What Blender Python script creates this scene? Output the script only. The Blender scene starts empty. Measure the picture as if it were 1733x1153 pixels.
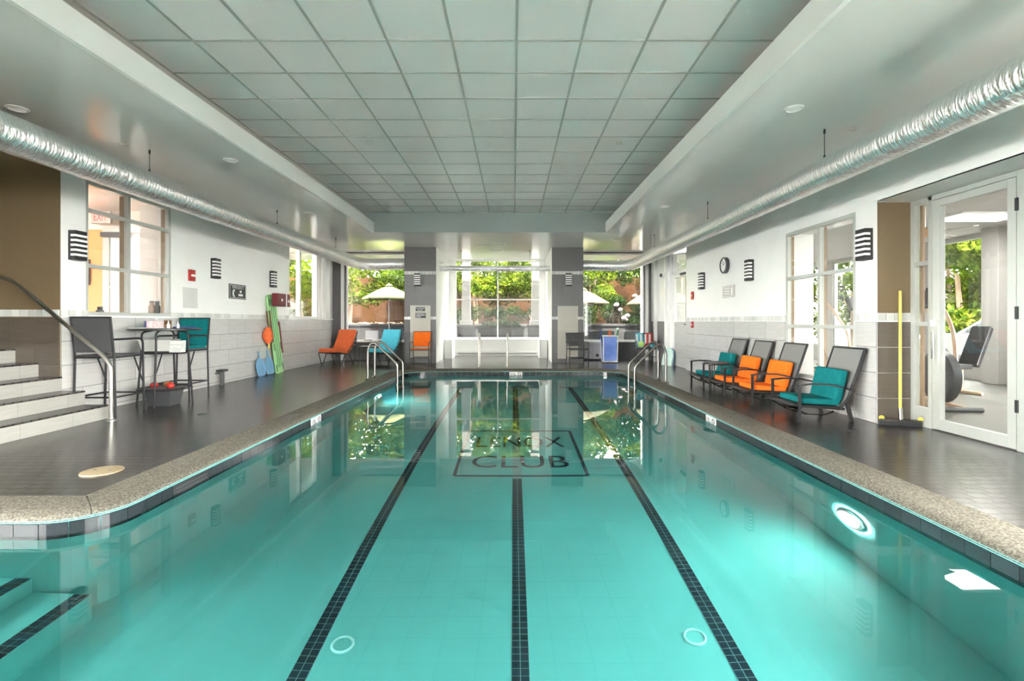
import bpy, bmesh, math, random
from mathutils import Vector, Matrix
random.seed(7)
PI = math.pi
scene = bpy.context.scene
C = scene.collection

# ------------------------------------------------------------------ camera
cam_d = bpy.data.cameras.new('camera')
cam_d.sensor_width = 36.0
cam_d.lens = 36.0 * 838.0 / 1733.0
cam_d.shift_x = -2.5 / 1733.0
cam_d.shift_y = -32.5 / 1733.0
cam_d.clip_start = 0.05
cam_d.clip_end = 200
cam = bpy.data.objects.new('camera', cam_d)
cam.location = (0, 0, 1.22)
cam.rotation_euler = (PI / 2, 0, 0)
C.objects.link(cam)
scene.camera = cam

# ------------------------------------------------------------------ world, sun, exposure
world = bpy.data.worlds.new('sky')
scene.world = world
world.use_nodes = True
bg = world.node_tree.nodes['Background']
bg.inputs[0].default_value = (1.0, 0.955, 0.93, 1)
bg.inputs[1].default_value = 4.4
sun_d = bpy.data.lights.new('sun', 'SUN')
sun_d.energy = 6.0
sun_d.color = (1.0, 0.93, 0.78)
sun_d.angle = 0.01
sun = bpy.data.objects.new('sun', sun_d)
sun.rotation_euler = Vector((0.02, 0.50, -1.0)).to_track_quat('-Z', 'Y').to_euler()
sun.location = (-10, -10, 20)
C.objects.link(sun)
scene.view_settings.view_transform = 'Standard'
scene.view_settings.look = 'None'
scene.view_settings.gamma = 1.0
scene.view_settings.use_curve_mapping = False
scene.view_settings.exposure = 3.95
cy = scene.cycles
cy.use_denoising = True
cy.max_bounces = 14
cy.diffuse_bounces = 6
cy.glossy_bounces = 5
cy.transmission_bounces = 8
cy.transparent_max_bounces = 16
cy.caustics_refractive = True
cy.caustics_reflective = False
cy.sample_clamp_indirect = 6.0
cy.blur_glossy = 0.6

# ------------------------------------------------------------------ materials
def mat(name, col, rough=0.5, metal=0.0, var=0.0, vscale=8.0, stretch=(1, 1, 1), bump=0.0, bscale=40.0,
        rnd=0.0, emit=None, estr=0.0, spec=0.5, trans=0.0, col2=None, coat=0.0, bstretch=None):
    m = bpy.data.materials.new(name)
    m.use_nodes = True
    nt = m.node_tree
    N, L = nt.nodes, nt.links
    b = N['Principled BSDF']
    b.inputs['Base Color'].default_value = (*col, 1)
    b.inputs['Roughness'].default_value = rough
    b.inputs['Metallic'].default_value = metal
    b.inputs['Specular IOR Level'].default_value = spec
    if coat:
        b.inputs['Coat Weight'].default_value = coat
        b.inputs['Coat Roughness'].default_value = 0.12
    if trans:
        b.inputs['Transmission Weight'].default_value = trans
    if emit:
        b.inputs['Emission Color'].default_value = (*emit, 1)
        b.inputs['Emission Strength'].default_value = estr
    src = None
    tc = N.new('ShaderNodeTexCoord')
    if var or col2:
        mp = N.new('ShaderNodeMapping')
        mp.inputs['Scale'].default_value = stretch
        L.new(tc.outputs['Object'], mp.inputs['Vector'])
        nz = N.new('ShaderNodeTexNoise')
        nz.inputs['Scale'].default_value = vscale
        nz.inputs['Detail'].default_value = 4
        L.new(mp.outputs[0], nz.inputs['Vector'])
        mx = N.new('ShaderNodeMix')
        mx.data_type = 'RGBA'
        rp = N.new('ShaderNodeMapRange')
        rp.inputs[1].default_value = 0.35
        rp.inputs[2].default_value = 0.65
        L.new(nz.outputs[0], rp.inputs[0])
        L.new(rp.outputs[0], mx.inputs[0])
        if col2:
            mx.inputs[6].default_value = (*col, 1)
            mx.inputs[7].default_value = (*col2, 1)
        else:
            mx.inputs[6].default_value = (*[c * (1 - var) for c in col], 1)
            mx.inputs[7].default_value = (*[min(1, c * (1 + var)) for c in col], 1)
        src = mx.outputs[2]
    if rnd:
        oi = N.new('ShaderNodeObjectInfo')
        mr = N.new('ShaderNodeMapRange')
        mr.inputs[3].default_value = 1 - rnd
        mr.inputs[4].default_value = 1 + rnd
        L.new(oi.outputs['Random'], mr.inputs[0])
        hs = N.new('ShaderNodeHueSaturation')
        if src:
            L.new(src, hs.inputs['Color'])
        else:
            hs.inputs['Color'].default_value = (*col, 1)
        L.new(mr.outputs[0], hs.inputs['Value'])
        src = hs.outputs[0]
    if src:
        L.new(src, b.inputs['Base Color'])
    if bump:
        mp2 = N.new('ShaderNodeMapping')
        mp2.inputs['Scale'].default_value = bstretch or (1, 1, 1)
        L.new(tc.outputs['Object'], mp2.inputs['Vector'])
        n2 = N.new('ShaderNodeTexNoise')
        n2.inputs['Scale'].default_value = bscale
        n2.inputs['Detail'].default_value = 3
        L.new(mp2.outputs[0], n2.inputs['Vector'])
        bp = N.new('ShaderNodeBump')
        bp.inputs['Strength'].default_value = bump
        bp.inputs['Distance'].default_value = 0.01
        L.new(n2.outputs[0], bp.inputs['Height'])
        L.new(bp.outputs[0], b.inputs['Normal'])
    return m

def glass_mat(name, tint=(0.97, 0.99, 0.98), base=0.045):
    m = bpy.data.materials.new(name)
    m.use_nodes = True
    nt = m.node_tree
    N, L = nt.nodes, nt.links
    N.remove(N['Principled BSDF'])
    tr = N.new('ShaderNodeBsdfTransparent')
    tr.inputs[0].default_value = (*tint, 1)
    gl = N.new('ShaderNodeBsdfGlossy')
    gl.inputs['Roughness'].default_value = 0.0
    lw = N.new('ShaderNodeLayerWeight')
    lw.inputs[0].default_value = 0.5
    pw = N.new('ShaderNodeMath'); pw.operation = 'POWER'; pw.inputs[1].default_value = 4.0
    L.new(lw.outputs['Facing'], pw.inputs[0])
    ml = N.new('ShaderNodeMath'); ml.operation = 'MULTIPLY_ADD'
    ml.inputs[1].default_value = 0.9; ml.inputs[2].default_value = base
    L.new(pw.outputs[0], ml.inputs[0])
    mx = N.new('ShaderNodeMixShader')
    L.new(ml.outputs[0], mx.inputs[0]); L.new(tr.outputs[0], mx.inputs[1]); L.new(gl.outputs[0], mx.inputs[2])
    L.new(mx.outputs[0], N['Material Output'].inputs[0])
    return m

def water_mat():
    m = bpy.data.materials.new('pool_water')
    m.use_nodes = True
    nt = m.node_tree
    N, L = nt.nodes, nt.links
    N.remove(N['Principled BSDF'])
    rf = N.new('ShaderNodeBsdfRefraction')
    rf.inputs['Color'].default_value = (0.86, 0.985, 0.98, 1)
    rf.inputs['Roughness'].default_value = 0.0
    rf.inputs['IOR'].default_value = 1.333
    gl = N.new('ShaderNodeBsdfGlossy')
    gl.inputs['Roughness'].default_value = 0.0
    fr = N.new('ShaderNodeFresnel')
    fr.inputs[0].default_value = 1.333
    tc = N.new('ShaderNodeTexCoord')
    nz = N.new('ShaderNodeTexNoise')
    nz.inputs['Scale'].default_value = 1.6
    nz.inputs['Detail'].default_value = 2
    L.new(tc.outputs['Object'], nz.inputs['Vector'])
    bp = N.new('ShaderNodeBump')
    bp.inputs['Strength'].default_value = 0.05
    bp.inputs['Distance'].default_value = 0.012
    L.new(nz.outputs[0], bp.inputs['Height'])
    for n in (rf, gl, fr):
        L.new(bp.outputs[0], n.inputs['Normal'])
    mx = N.new('ShaderNodeMixShader')
    L.new(fr.outputs[0], mx.inputs[0]); L.new(rf.outputs[0], mx.inputs[1]); L.new(gl.outputs[0], mx.inputs[2])
    L.new(mx.outputs[0], N['Material Output'].inputs[0])
    return m

def deck_mat():
    m = mat('deck_mosaic', (0.20, 0.18, 0.16), 0.24, spec=0.7)
    nt = m.node_tree
    N, L = nt.nodes, nt.links
    b = N['Principled BSDF']
    tc = N.new('ShaderNodeTexCoord')
    br = N.new('ShaderNodeTexBrick')
    br.inputs['Scale'].default_value = 1.0
    br.inputs['Brick Width'].default_value = 0.13
    br.inputs['Row Height'].default_value = 0.095
    br.inputs['Mortar Size'].default_value = 0.009
    br.inputs['Color1'].default_value = (0.15, 0.132, 0.110, 1)
    br.inputs['Color2'].default_value = (0.30, 0.272, 0.235, 1)
    br.inputs['Mortar'].default_value = (0.02, 0.018, 0.016, 1)
    L.new(tc.outputs['Object'], br.inputs['Vector'])
    nz = N.new('ShaderNodeTexNoise'); nz.inputs['Scale'].default_value = 1.1; nz.inputs['Detail'].default_value = 5
    L.new(tc.outputs['Object'], nz.inputs['Vector'])
    mx = N.new('ShaderNodeMix'); mx.data_type = 'RGBA'; mx.blend_type = 'MULTIPLY'; mx.inputs[0].default_value = 0.5
    L.new(br.outputs['Color'], mx.inputs[6]); L.new(nz.outputs['Color'], mx.inputs[7])
    hs = N.new('ShaderNodeHueSaturation'); hs.inputs['Saturation'].default_value = 0.8; hs.inputs['Value'].default_value = 0.30
    L.new(mx.outputs[2], hs.inputs['Color'])
    L.new(hs.outputs[0], b.inputs['Base Color'])
    bp = N.new('ShaderNodeBump'); bp.inputs['Strength'].default_value = 1.0; bp.inputs['Distance'].default_value = 0.007
    inv = N.new('ShaderNodeMath'); inv.operation = 'SUBTRACT'; inv.inputs[0].default_value = 1.0
    L.new(br.outputs['Fac'], inv.inputs[1]); L.new(inv.outputs[0], bp.inputs['Height'])
    L.new(bp.outputs[0], b.inputs['Normal'])
    return m

def brick_mat():
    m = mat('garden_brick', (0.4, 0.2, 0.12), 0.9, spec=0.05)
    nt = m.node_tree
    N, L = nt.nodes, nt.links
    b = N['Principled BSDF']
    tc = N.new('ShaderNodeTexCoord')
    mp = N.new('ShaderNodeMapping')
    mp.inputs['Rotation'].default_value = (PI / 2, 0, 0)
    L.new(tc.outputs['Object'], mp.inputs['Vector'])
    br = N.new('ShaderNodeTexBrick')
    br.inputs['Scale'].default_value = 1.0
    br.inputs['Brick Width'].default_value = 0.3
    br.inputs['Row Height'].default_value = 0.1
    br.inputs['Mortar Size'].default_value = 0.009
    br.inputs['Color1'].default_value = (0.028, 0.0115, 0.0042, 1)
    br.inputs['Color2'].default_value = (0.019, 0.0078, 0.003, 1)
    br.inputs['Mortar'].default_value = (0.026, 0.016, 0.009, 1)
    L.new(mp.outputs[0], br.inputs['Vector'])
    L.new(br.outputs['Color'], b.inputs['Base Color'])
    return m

def leaf_mat(name, c1, c2, scale=1.6):
    m = bpy.data.materials.new(name)
    m.use_nodes = True
    nt = m.node_tree
    N, L = nt.nodes, nt.links
    b = N['Principled BSDF']
    b.inputs['Roughness'].default_value = 0.6
    b.inputs['Specular IOR Level'].default_value = 0.03
    tc = N.new('ShaderNodeTexCoord')
    nz = N.new('ShaderNodeTexNoise'); nz.inputs['Scale'].default_value = scale; nz.inputs['Detail'].default_value = 6
    L.new(tc.outputs['Object'], nz.inputs['Vector'])
    rp = N.new('ShaderNodeMapRange'); rp.inputs[1].default_value = 0.38; rp.inputs[2].default_value = 0.62
    L.new(nz.outputs[0], rp.inputs[0])
    mx = N.new('ShaderNodeMix'); mx.data_type = 'RGBA'
    mx.inputs[6].default_value = (*c1, 1); mx.inputs[7].default_value = (*c2, 1)
    L.new(rp.outputs[0], mx.inputs[0])
    L.new(mx.outputs[2], b.inputs['Base Color'])
    tl = N.new('ShaderNodeBsdfTranslucent')
    L.new(mx.outputs[2], tl.inputs[0])
    ms = N.new('ShaderNodeMixShader'); ms.inputs[0].default_value = 0.4
    L.new(b.outputs[0], ms.inputs[1]); L.new(tl.outputs[0], ms.inputs[2])
    L.new(ms.outputs[0], N['Material Output'].inputs[0])
    return m

M = {}
M['paint'] = mat('white_wall_paint', (0.86, 0.86, 0.84), 0.22, var=0.015, vscale=2, bump=0.02, bscale=3, spec=0.5)
M['soffit'] = mat('gloss_soffit_paint', (0.82, 0.82, 0.79), 0.16, var=0.015, vscale=1.2, bump=0.05, bscale=2.2)
M['lip'] = mat('white_coffer_trim', (0.87, 0.87, 0.84), 0.4)
M['fascia'] = mat('grey_green_fascia', (0.36, 0.41, 0.40), 0.5)
M['cove'] = mat('grey_cove_board', (0.5, 0.48, 0.45), 0.7)  # one even grey for the upright boards beside the grid
M['ctile'] = mat('ceiling_tile_board', (0.94, 0.90, 0.88), 0.32, bump=0.08, bscale=220, rnd=0.012)
M['cgrid'] = mat('ceiling_grid_metal', (0.46, 0.45, 0.42), 0.5)
M['wtile'] = mat('light_grey_wall_tile', (0.50, 0.49, 0.475), 0.24, var=0.05, vscale=3, stretch=(3, 1, 22), rnd=0.03)
M['dtile'] = mat('brown_grey_wall_tile', (0.11, 0.09, 0.07), 0.3, var=0.08, vscale=3, stretch=(1, 1, 26), rnd=0.04)
M['mosaic'] = mat('pale_glass_mosaic', (0.62, 0.63, 0.60), 0.12, rnd=0.14)
M['stile'] = mat('grey_riser_tile', (0.34, 0.33, 0.30), 0.3, var=0.06, vscale=3, stretch=(3, 1, 22), rnd=0.04)
M['grout'] = mat('grey_grout', (0.17, 0.165, 0.155), 0.85)
M['gtile'] = mat('grey_column_tile', (0.135, 0.132, 0.132), 0.32, var=0.10, vscale=3, stretch=(1, 1, 30), rnd=0.05)
M['tan'] = mat('tan_stairwell_paint', (0.20, 0.145, 0.08), 0.5, var=0.03, vscale=1)
M['deck'] = deck_mat()
M['coping'] = mat('aggregate_coping', (0.07, 0.061, 0.046), 0.8, spec=0.2, col2=(0.195, 0.18, 0.148), vscale=75, bump=0.6, bscale=90)
M['wl_tile'] = mat('black_waterline_tile', (0.022, 0.026, 0.030), 0.14, rnd=0.2)
M['plaster'] = mat('aqua_pool_plaster', (0.13, 0.55, 0.54), 0.6, var=0.05, vscale=1.3)
M['lane'] = mat('navy_lane_tile', (0.012, 0.035, 0.055), 0.25, rnd=0.25)
M['lgrout'] = mat('lane_grout', (0.22, 0.42, 0.42), 0.8)
M['water'] = water_mat()
M['glass'] = glass_mat('window_glass')
M['white_fr'] = mat('white_window_frame', (0.82, 0.82, 0.80), 0.35)
M['alu'] = mat('satin_aluminium_frame', (0.52, 0.54, 0.51), 0.38, metal=0.35)
M['jamb'] = mat('brown_window_jamb', (0.30, 0.20, 0.12), 0.5)
M['dark'] = mat('black_metal', (0.018, 0.018, 0.02), 0.4)
M['steel'] = mat('brushed_steel', (0.26, 0.25, 0.23), 0.25, metal=1.0)
M['steel_l'] = mat('pale_brushed_steel', (0.55, 0.53, 0.48), 0.28, metal=1.0)
M['black'] = mat('black_plastic', (0.025, 0.025, 0.027), 0.45)
M['glow'] = mat('sconce_diffuser', (0.74, 0.74, 0.71), 0.4, emit=(1, 0.97, 0.92), estr=0.02)
M['white'] = mat('white_plastic', (0.8, 0.8, 0.78), 0.4)
M['orange'] = mat('orange_cushion_fabric', (0.88, 0.17, 0.018), 0.85, spec=0.12, var=0.06, vscale=14, bump=0.12, bscale=24)
M['coral'] = mat('coral_orange_cushion_fabric', (0.82, 0.17, 0.06), 0.8, spec=0.12, var=0.06, vscale=14, bump=0.12, bscale=24)
M['teal'] = mat('teal_cushion_fabric', (0.006, 0.15, 0.155), 0.85, spec=0.12, var=0.08, vscale=14, bump=0.12, bscale=24)
M['sky_blue'] = mat('sky_blue_cushion_fabric', (0.10, 0.52, 0.66), 0.8, spec=0.12, var=0.06, vscale=14, bump=0.12, bscale=24)
M['sling'] = mat('grey_sling_mesh', (0.20, 0.20, 0.195), 0.7, var=0.08, vscale=400, bump=0.1, bscale=500)
M['dsling'] = mat('charcoal_sling_mesh', (0.075, 0.075, 0.078), 0.6, var=0.08, vscale=300)
M['beige'] = mat('beige_access_panel', (0.52, 0.50, 0.44), 0.5)
M['red'] = mat('red_plastic', (0.42, 0.02, 0.015), 0.4)
M['maroon'] = mat('maroon_case', (0.16, 0.012, 0.02), 0.45)
M['green'] = mat('pale_green_board', (0.36, 0.70, 0.30), 0.45)
M['dgreen'] = mat('dark_green_strap', (0.05, 0.2, 0.09), 0.6)
M['blue'] = mat('blue_plastic', (0.18, 0.36, 0.55), 0.45)
M['mesh_blue'] = mat('blue_hamper_fabric', (0.16, 0.28, 0.78), 0.6, col2=(0.28, 0.40, 0.88), vscale=3)
M['navy'] = mat('navy_card', (0.03, 0.06, 0.2), 0.5)
M['paper'] = mat('white_paper', (0.62, 0.62, 0.60), 0.7)
M['pink'] = mat('pink_floral_card', (0.68, 0.46, 0.48), 0.6, col2=(0.75, 0.7, 0.68), vscale=30)
M['brown'] = mat('brown_bottle', (0.16, 0.07, 0.03), 0.35)
M['clear'] = mat('translucent_bin', (0.5, 0.5, 0.47), 0.3)
M['dgrey'] = mat('dark_grey_plastic', (0.06, 0.062, 0.065), 0.45)
M['yellow'] = mat('yellow_pole', (0.62, 0.48, 0.08), 0.4)
M['lobby_or'] = mat('orange_lobby_paint', (0.78, 0.34, 0.13), 0.6)
M['lobby_wh'] = mat('warm_lobby_paint', (0.84, 0.76, 0.70), 0.6)
M['lobby_grey'] = mat('grey_lobby_panel', (0.52, 0.49, 0.46), 0.5)
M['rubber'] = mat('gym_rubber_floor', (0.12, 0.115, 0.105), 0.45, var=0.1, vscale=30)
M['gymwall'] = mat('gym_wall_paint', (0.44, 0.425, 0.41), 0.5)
M['machine'] = mat('beige_machine_arm', (0.55, 0.40, 0.27), 0.4)
M['lamp'] = mat('lit_lamp_diffuser', (0.9, 0.9, 0.9), 0.5, emit=(1, 0.95, 0.86), estr=1.2)
M['unlit'] = mat('frosted_lamp_lens', (0.75, 0.75, 0.72), 0.3, emit=(1, 0.95, 0.86), estr=0.01)
M['exit'] = mat('exit_lettering', (0.8, 0.05, 0.05), 0.5, emit=(1, 0.08, 0.06), estr=0.10)
M['brick'] = brick_mat()
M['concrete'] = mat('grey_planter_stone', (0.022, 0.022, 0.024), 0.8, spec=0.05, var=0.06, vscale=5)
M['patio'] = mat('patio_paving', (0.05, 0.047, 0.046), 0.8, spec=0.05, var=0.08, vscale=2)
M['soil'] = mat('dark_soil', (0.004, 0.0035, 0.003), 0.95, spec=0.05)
M['bark'] = mat('tree_bark', (0.14, 0.09, 0.06), 0.9, var=0.2, vscale=10)
M['leaf_b'] = leaf_mat('sunny_tree_leaf', (0.007, 0.018, 0.001), (0.060, 0.082, 0.0045))
M['leaf_d'] = leaf_mat('deep_green_leaf', (0.002, 0.007, 0.001), (0.010, 0.022, 0.003))
M['leaf_m'] = leaf_mat('mid_green_leaf', (0.005, 0.014, 0.001), (0.030, 0.048, 0.004))
M['leaf_t'] = leaf_mat('tall_tree_leaf', (0.010, 0.025, 0.0015), (0.080, 0.105, 0.008))
M['bloom'] = mat('pale_pink_bloom', (0.10, 0.072, 0.08), 0.8, var=0.15, vscale=30, bump=0.4, bscale=60)
M['canopy'] = mat('cream_green_canopy', (0.075, 0.085, 0.032), 0.8, spec=0.05)
M['canopy2'] = mat('cream_canopy', (0.10, 0.092, 0.052), 0.8, spec=0.05)
M['wood'] = mat('wood_handle', (0.45, 0.28, 0.13), 0.5)
M['cover'] = mat('beige_deck_lid', (0.30, 0.23, 0.14), 0.5)
M['car'] = mat('white_car_paint', (0.16, 0.16, 0.16), 0.2, coat=0.6)
M['carglass'] = mat('dark_car_glass', (0.03, 0.035, 0.04), 0.08)
M['pendant'] = mat('lime_ball', (0.45, 0.75, 0.2), 0.6)
M['seafoam'] = mat('pale_seafoam_foam', (0.62, 0.80, 0.72), 0.7)
M['plight'] = mat('pool_lamp_lens', (0.9, 0.95, 0.9), 0.4, emit=(0.92, 1.0, 0.92), estr=8.0)
M['drain'] = mat('pale_inlet_cover', (0.45, 0.85, 0.85), 0.5)
M['chrome'] = mat('chrome', (0.7, 0.7, 0.7), 0.12, metal=1.0)
M['col_paint'] = mat('muted_white_column', (0.13, 0.125, 0.115), 0.6)  # even colour, set darker than white so daylight does not wash it out
M['petal'] = mat('pale_petal', (0.085, 0.07, 0.05), 0.9, spec=0.05)
M['lettering'] = mat('white_sign_lettering', (0.78, 0.78, 0.75), 0.6)

def duct_material():
    m = mat('foil_duct_skin', (0.90, 0.91, 0.90), 0.27, metal=0.88)
    nt = m.node_tree
    N, L = nt.nodes, nt.links
    b = N['Principled BSDF']
    tc = N.new('ShaderNodeTexCoord')
    mp = N.new('ShaderNodeMapping'); mp.inputs['Scale'].default_value = (4, 34, 4)
    L.new(tc.outputs['UV'], mp.inputs['Vector'])
    n1 = N.new('ShaderNodeTexNoise'); n1.inputs['Scale'].default_value = 1.0; n1.inputs['Detail'].default_value = 5
    L.new(mp.outputs[0], n1.inputs['Vector'])
    bp = N.new('ShaderNodeBump'); bp.inputs['Strength'].default_value = 1.0; bp.inputs['Distance'].default_value = 0.03
    L.new(n1.outputs[0], bp.inputs['Height']); L.new(bp.outputs[0], b.inputs['Normal'])
    return m
M['duct'] = duct_material()

# ------------------------------------------------------------------ mesh helpers
class MB:
    def __init__(s):
        s.v, s.f, s.uv = [], [], None
    def box(s, x0, x1, y0, y1, z0, z1):
        n = len(s.v)
        s.v += [(x0, y0, z0), (x1, y0, z0), (x1, y1, z0), (x0, y1, z0), (x0, y0, z1), (x1, y0, z1), (x1, y1, z1), (x0, y1, z1)]
        s.f += [tuple(n + i for i in q) for q in ((0, 3, 2, 1), (4, 5, 6, 7), (0, 1, 5, 4), (1, 2, 6, 5), (2, 3, 7, 6), (3, 0, 4, 7))]
        return s
    def poly(s, pts):
        n = len(s.v); s.v += [tuple(p) for p in pts]; s.f.append(tuple(range(n, n + len(pts)))); return s
    def hexa(s, p):   # 8 corners, bottom loop then top loop
        n = len(s.v); s.v += [tuple(q) for q in p]
        s.f += [tuple(n + i for i in q) for q in ((0, 3, 2, 1), (4, 5, 6, 7), (0, 1, 5, 4), (1, 2, 6, 5), (2, 3, 7, 6), (3, 0, 4, 7))]
        return s
    def bar(s, a, b, w, h):   # rectangular bar from a to b, w sideways, h upright
        a, b = Vector(a), Vector(b); d = (b - a).normalized()
        up = Vector((0, 0, 1)) if abs(d.z) < 0.95 else Vector((0, 1, 0))
        sd = d.cross(up).normalized(); up = sd.cross(d).normalized()
        q = [a - sd * w / 2 - up * h / 2, a + sd * w / 2 - up * h / 2, b + sd * w / 2 - up * h / 2, b - sd * w / 2 - up * h / 2,
             a - sd * w / 2 + up * h / 2, a + sd * w / 2 + up * h / 2, b + sd * w / 2 + up * h / 2, b - sd * w / 2 + up * h / 2]
        return s.hexa(q)
    def tube(s, pts, r, n=8, caps=True):
        pts = [Vector(p) for p in pts]
        rings, prev = [], None
        for i, p in enumerate(pts):
            if i == 0: d = pts[1] - p
            elif i == len(pts) - 1: d = p - pts[i - 1]
            else: d = (pts[i + 1] - p).normalized() + (p - pts[i - 1]).normalized()
            d.normalize()
            if prev is None:
                up = Vector((0, 0, 1)) if abs(d.z) < 0.9 else Vector((1, 0, 0))
                a = d.cross(up).normalized()
            else:
                a = (prev - d * prev.dot(d)).normalized()
            prev = a
            b = d.cross(a)
            rr = r[i] if isinstance(r, (list, tuple)) else r
            base = len(s.v)
            for k in range(n):
                t = 2 * PI * k / n
                s.v.append(tuple(p + a * (rr * math.cos(t)) + b * (rr * math.sin(t))))
            rings.append(base)
        for i in range(len(rings) - 1):
            for k in range(n):
                k2 = (k + 1) % n
                s.f.append((rings[i] + k, rings[i + 1] + k, rings[i + 1] + k2, rings[i] + k2))
        if caps:
            s.f.append(tuple(rings[0] + k for k in range(n)))
            s.f.append(tuple(rings[-1] + k for k in reversed(range(n))))
        return s
    def lathe(s, prof, n=20, c=(0, 0, 0), sx=1, sy=1):
        base = len(s.v)
        for r, z in prof:
            for k in range(n):
                t = 2 * PI * k / n
                s.v.append((c[0] + r * sx * math.cos(t), c[1] + r * sy * math.sin(t), c[2] + z))
        for i in range(len(prof) - 1):
            for k in range(n):
                k2 = (k + 1) % n
                s.f.append((base + i * n + k, base + i * n + k2, base + (i + 1) * n + k2, base + (i + 1) * n + k))
        s.f.append(tuple(base + k for k in reversed(range(n))))
        s.f.append(tuple(base + (len(prof) - 1) * n + k for k in range(n)))
        return s
    def ball(s, c, r, n=12, sz=1.0):
        prof = [(max(0.001, r * math.sin(PI * i / 8)), -r * sz * math.cos(PI * i / 8)) for i in range(9)]
        return s.lathe(prof, n, c)
    def extrude(s, poly, a0, a1, axis='z'):
        def P(p, a):
            if axis == 'z': return (p[0], p[1], a)
            if axis == 'y': return (p[0], a, p[1])
            return (a, p[0], p[1])
        n = len(s.v); k = len(poly)
        s.v += [P(p, a0) for p in poly] + [P(p, a1) for p in poly]
        s.f.append(tuple(n + i for i in reversed(range(k)))); s.f.append(tuple(n + k + i for i in range(k)))
        for i in range(k):
            j = (i + 1) % k
            s.f.append((n + i, n + j, n + k + j, n + k + i))
        return s
    def sheet(s, prof, x0, x1, th):   # profile of (y,z) swept along x with a thickness
        top = [Vector((0, p[0], p[1])) for p in prof]
        out = []
        for i, p in enumerate(top):
            d = (top[min(i + 1, len(top) - 1)] - top[max(i - 1, 0)]).normalized()
            nrm = Vector((0, -d.z, d.y))
            out.append(p + nrm * th)
        poly = [(p.y, p.z) for p in top] + [(p.y, p.z) for p in reversed(out)]
        return s.extrude(poly, x0, x1, 'x')
    def xf(s, m):
        s.v = [tuple(m @ Vector(p)) for p in s.v]; return s
    def mesh(s, name, m, smooth=False, bevel=0.0, seg=2):
        me = bpy.data.meshes.new(name)
        me.from_pydata(s.v, [], s.f)
        bm = bmesh.new(); bm.from_mesh(me)
        if bevel:
            bmesh.ops.bevel(bm, geom=bm.edges[:], offset=bevel, segments=seg, profile=0.6, affect='EDGES', clamp_overlap=True)
        bmesh.ops.recalc_face_normals(bm, faces=bm.faces[:])
        bm.to_mesh(me); bm.free()
        me.materials.append(M[m] if isinstance(m, str) else m)
        if smooth:
            me.shade_smooth()
            me.set_sharp_from_angle(angle=math.radians(42))
        return me
    def build(s, name, m, parent=None, smooth=False, bevel=0.0, seg=2, loc=None, rot=None):
        return put(s.mesh(name, m, smooth, bevel, seg), name, parent, loc, rot)

def put(me, name, parent=None, loc=None, rot=None):
    o = bpy.data.objects.new(name, me)
    C.objects.link(o)
    if parent: o.parent = parent
    if loc: o.location = loc
    if rot: o.rotation_euler = rot
    return o
def tag(o, label, cat, group=None, kind=None):
    if label: o['label'] = label
    if cat: o['category'] = cat
    if group: o['group'] = group
    if kind: o['kind'] = kind
    return o
def struct(o, label=None):
    o['kind'] = 'structure'
    if label: o['label'] = label
    return o
def thing(name, label, cat, loc=(0, 0, 0), rz=0.0, group=None):
    o = bpy.data.objects.new(name, None)
    o.empty_display_size = 0.1
    C.objects.link(o)
    o.location = loc; o.rotation_euler = (0, 0, rz)
    return tag(o, label, cat, group)
def holder(name, label):
    o = bpy.data.objects.new(name, None); o.empty_display_size = 0.1
    C.objects.link(o); return struct(o, label)
def dup(root, label, loc, rz=None):
    r = root.copy(); C.objects.link(r); r.location = loc
    if rz is not None: r.rotation_euler = (0, 0, rz)
    r['label'] = label
    for ch in list(root.children):
        c = ch.copy(); C.objects.link(c); c.parent = r
        for g in ch.children:
            d = g.copy(); C.objects.link(d); d.parent = c
    return r
def fillet(pts, r, n=5):
    pts = [Vector(p) for p in pts]
    out = [pts[0]]
    for i in range(1, len(pts) - 1):
        a, b, c = pts[i - 1], pts[i], pts[i + 1]
        la, lc = (a - b).length, (c - b).length
        k = min(r, la * 0.49, lc * 0.49)
        p, q = b + (a - b).normalized() * k, b + (c - b).normalized() * k
        for j in range(n + 1):
            t = j / n
            out.append(p * (1 - t) ** 2 + b * (2 * t * (1 - t)) + q * t * t)
    out.append(pts[-1])
    return out
def wall_cells(axis, a0, a1, r, z, holes, extra=None):
    """A wall slab with openings: thickness a0..a1 on AXIS, run r, heights z."""
    mb = MB()
    us = sorted({r[0], r[1], *[h[0] for h in holes], *[h[1] for h in holes]})
    zs = sorted({z[0], z[1], *[h[2] for h in holes], *[h[3] for h in holes]})
    for i in range(len(us) - 1):
        for j in range(len(zs) - 1):
            cu, cz = (us[i] + us[i + 1]) / 2, (zs[j] + zs[j + 1]) / 2
            if any(h[0] < cu < h[1] and h[2] < cz < h[3] for h in holes): continue
            if axis == 'x': mb.box(a0, a1, us[i], us[i + 1], zs[j], zs[j + 1])
            else: mb.box(us[i], us[i + 1], a0, a1, zs[j], zs[j + 1])
    return mb
_font_cache = {}
def text_mb(s, w, h, depth=0.0):
    """Lettering as a flat mesh in the xz plane, facing -y, its lower left at the origin."""
    cu = bpy.data.curves.new('lettering', 'FONT'); cu.body = s; cu.size = 1; cu.resolution_u = 3
    ob = bpy.data.objects.new('lettering', cu); C.objects.link(ob)
    dg = bpy.context.evaluated_depsgraph_get()
    me = bpy.data.meshes.new_from_object(ob.evaluated_get(dg))
    xs = [v.co.x for v in me.vertices]; ys = [v.co.y for v in me.vertices]
    x0, x1, y0, y1 = min(xs), max(xs), min(ys), max(ys)
    mb = MB()
    mb.v = [((v.co.x - x0) / (x1 - x0) * w, 0, (v.co.y - y0) / (y1 - y0) * h) for v in me.vertices]
    mb.f = [tuple(p.vertices) for p in me.polygons]
    bpy.data.objects.remove(ob); bpy.data.curves.remove(cu); bpy.data.meshes.remove(me)
    return mb
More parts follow.
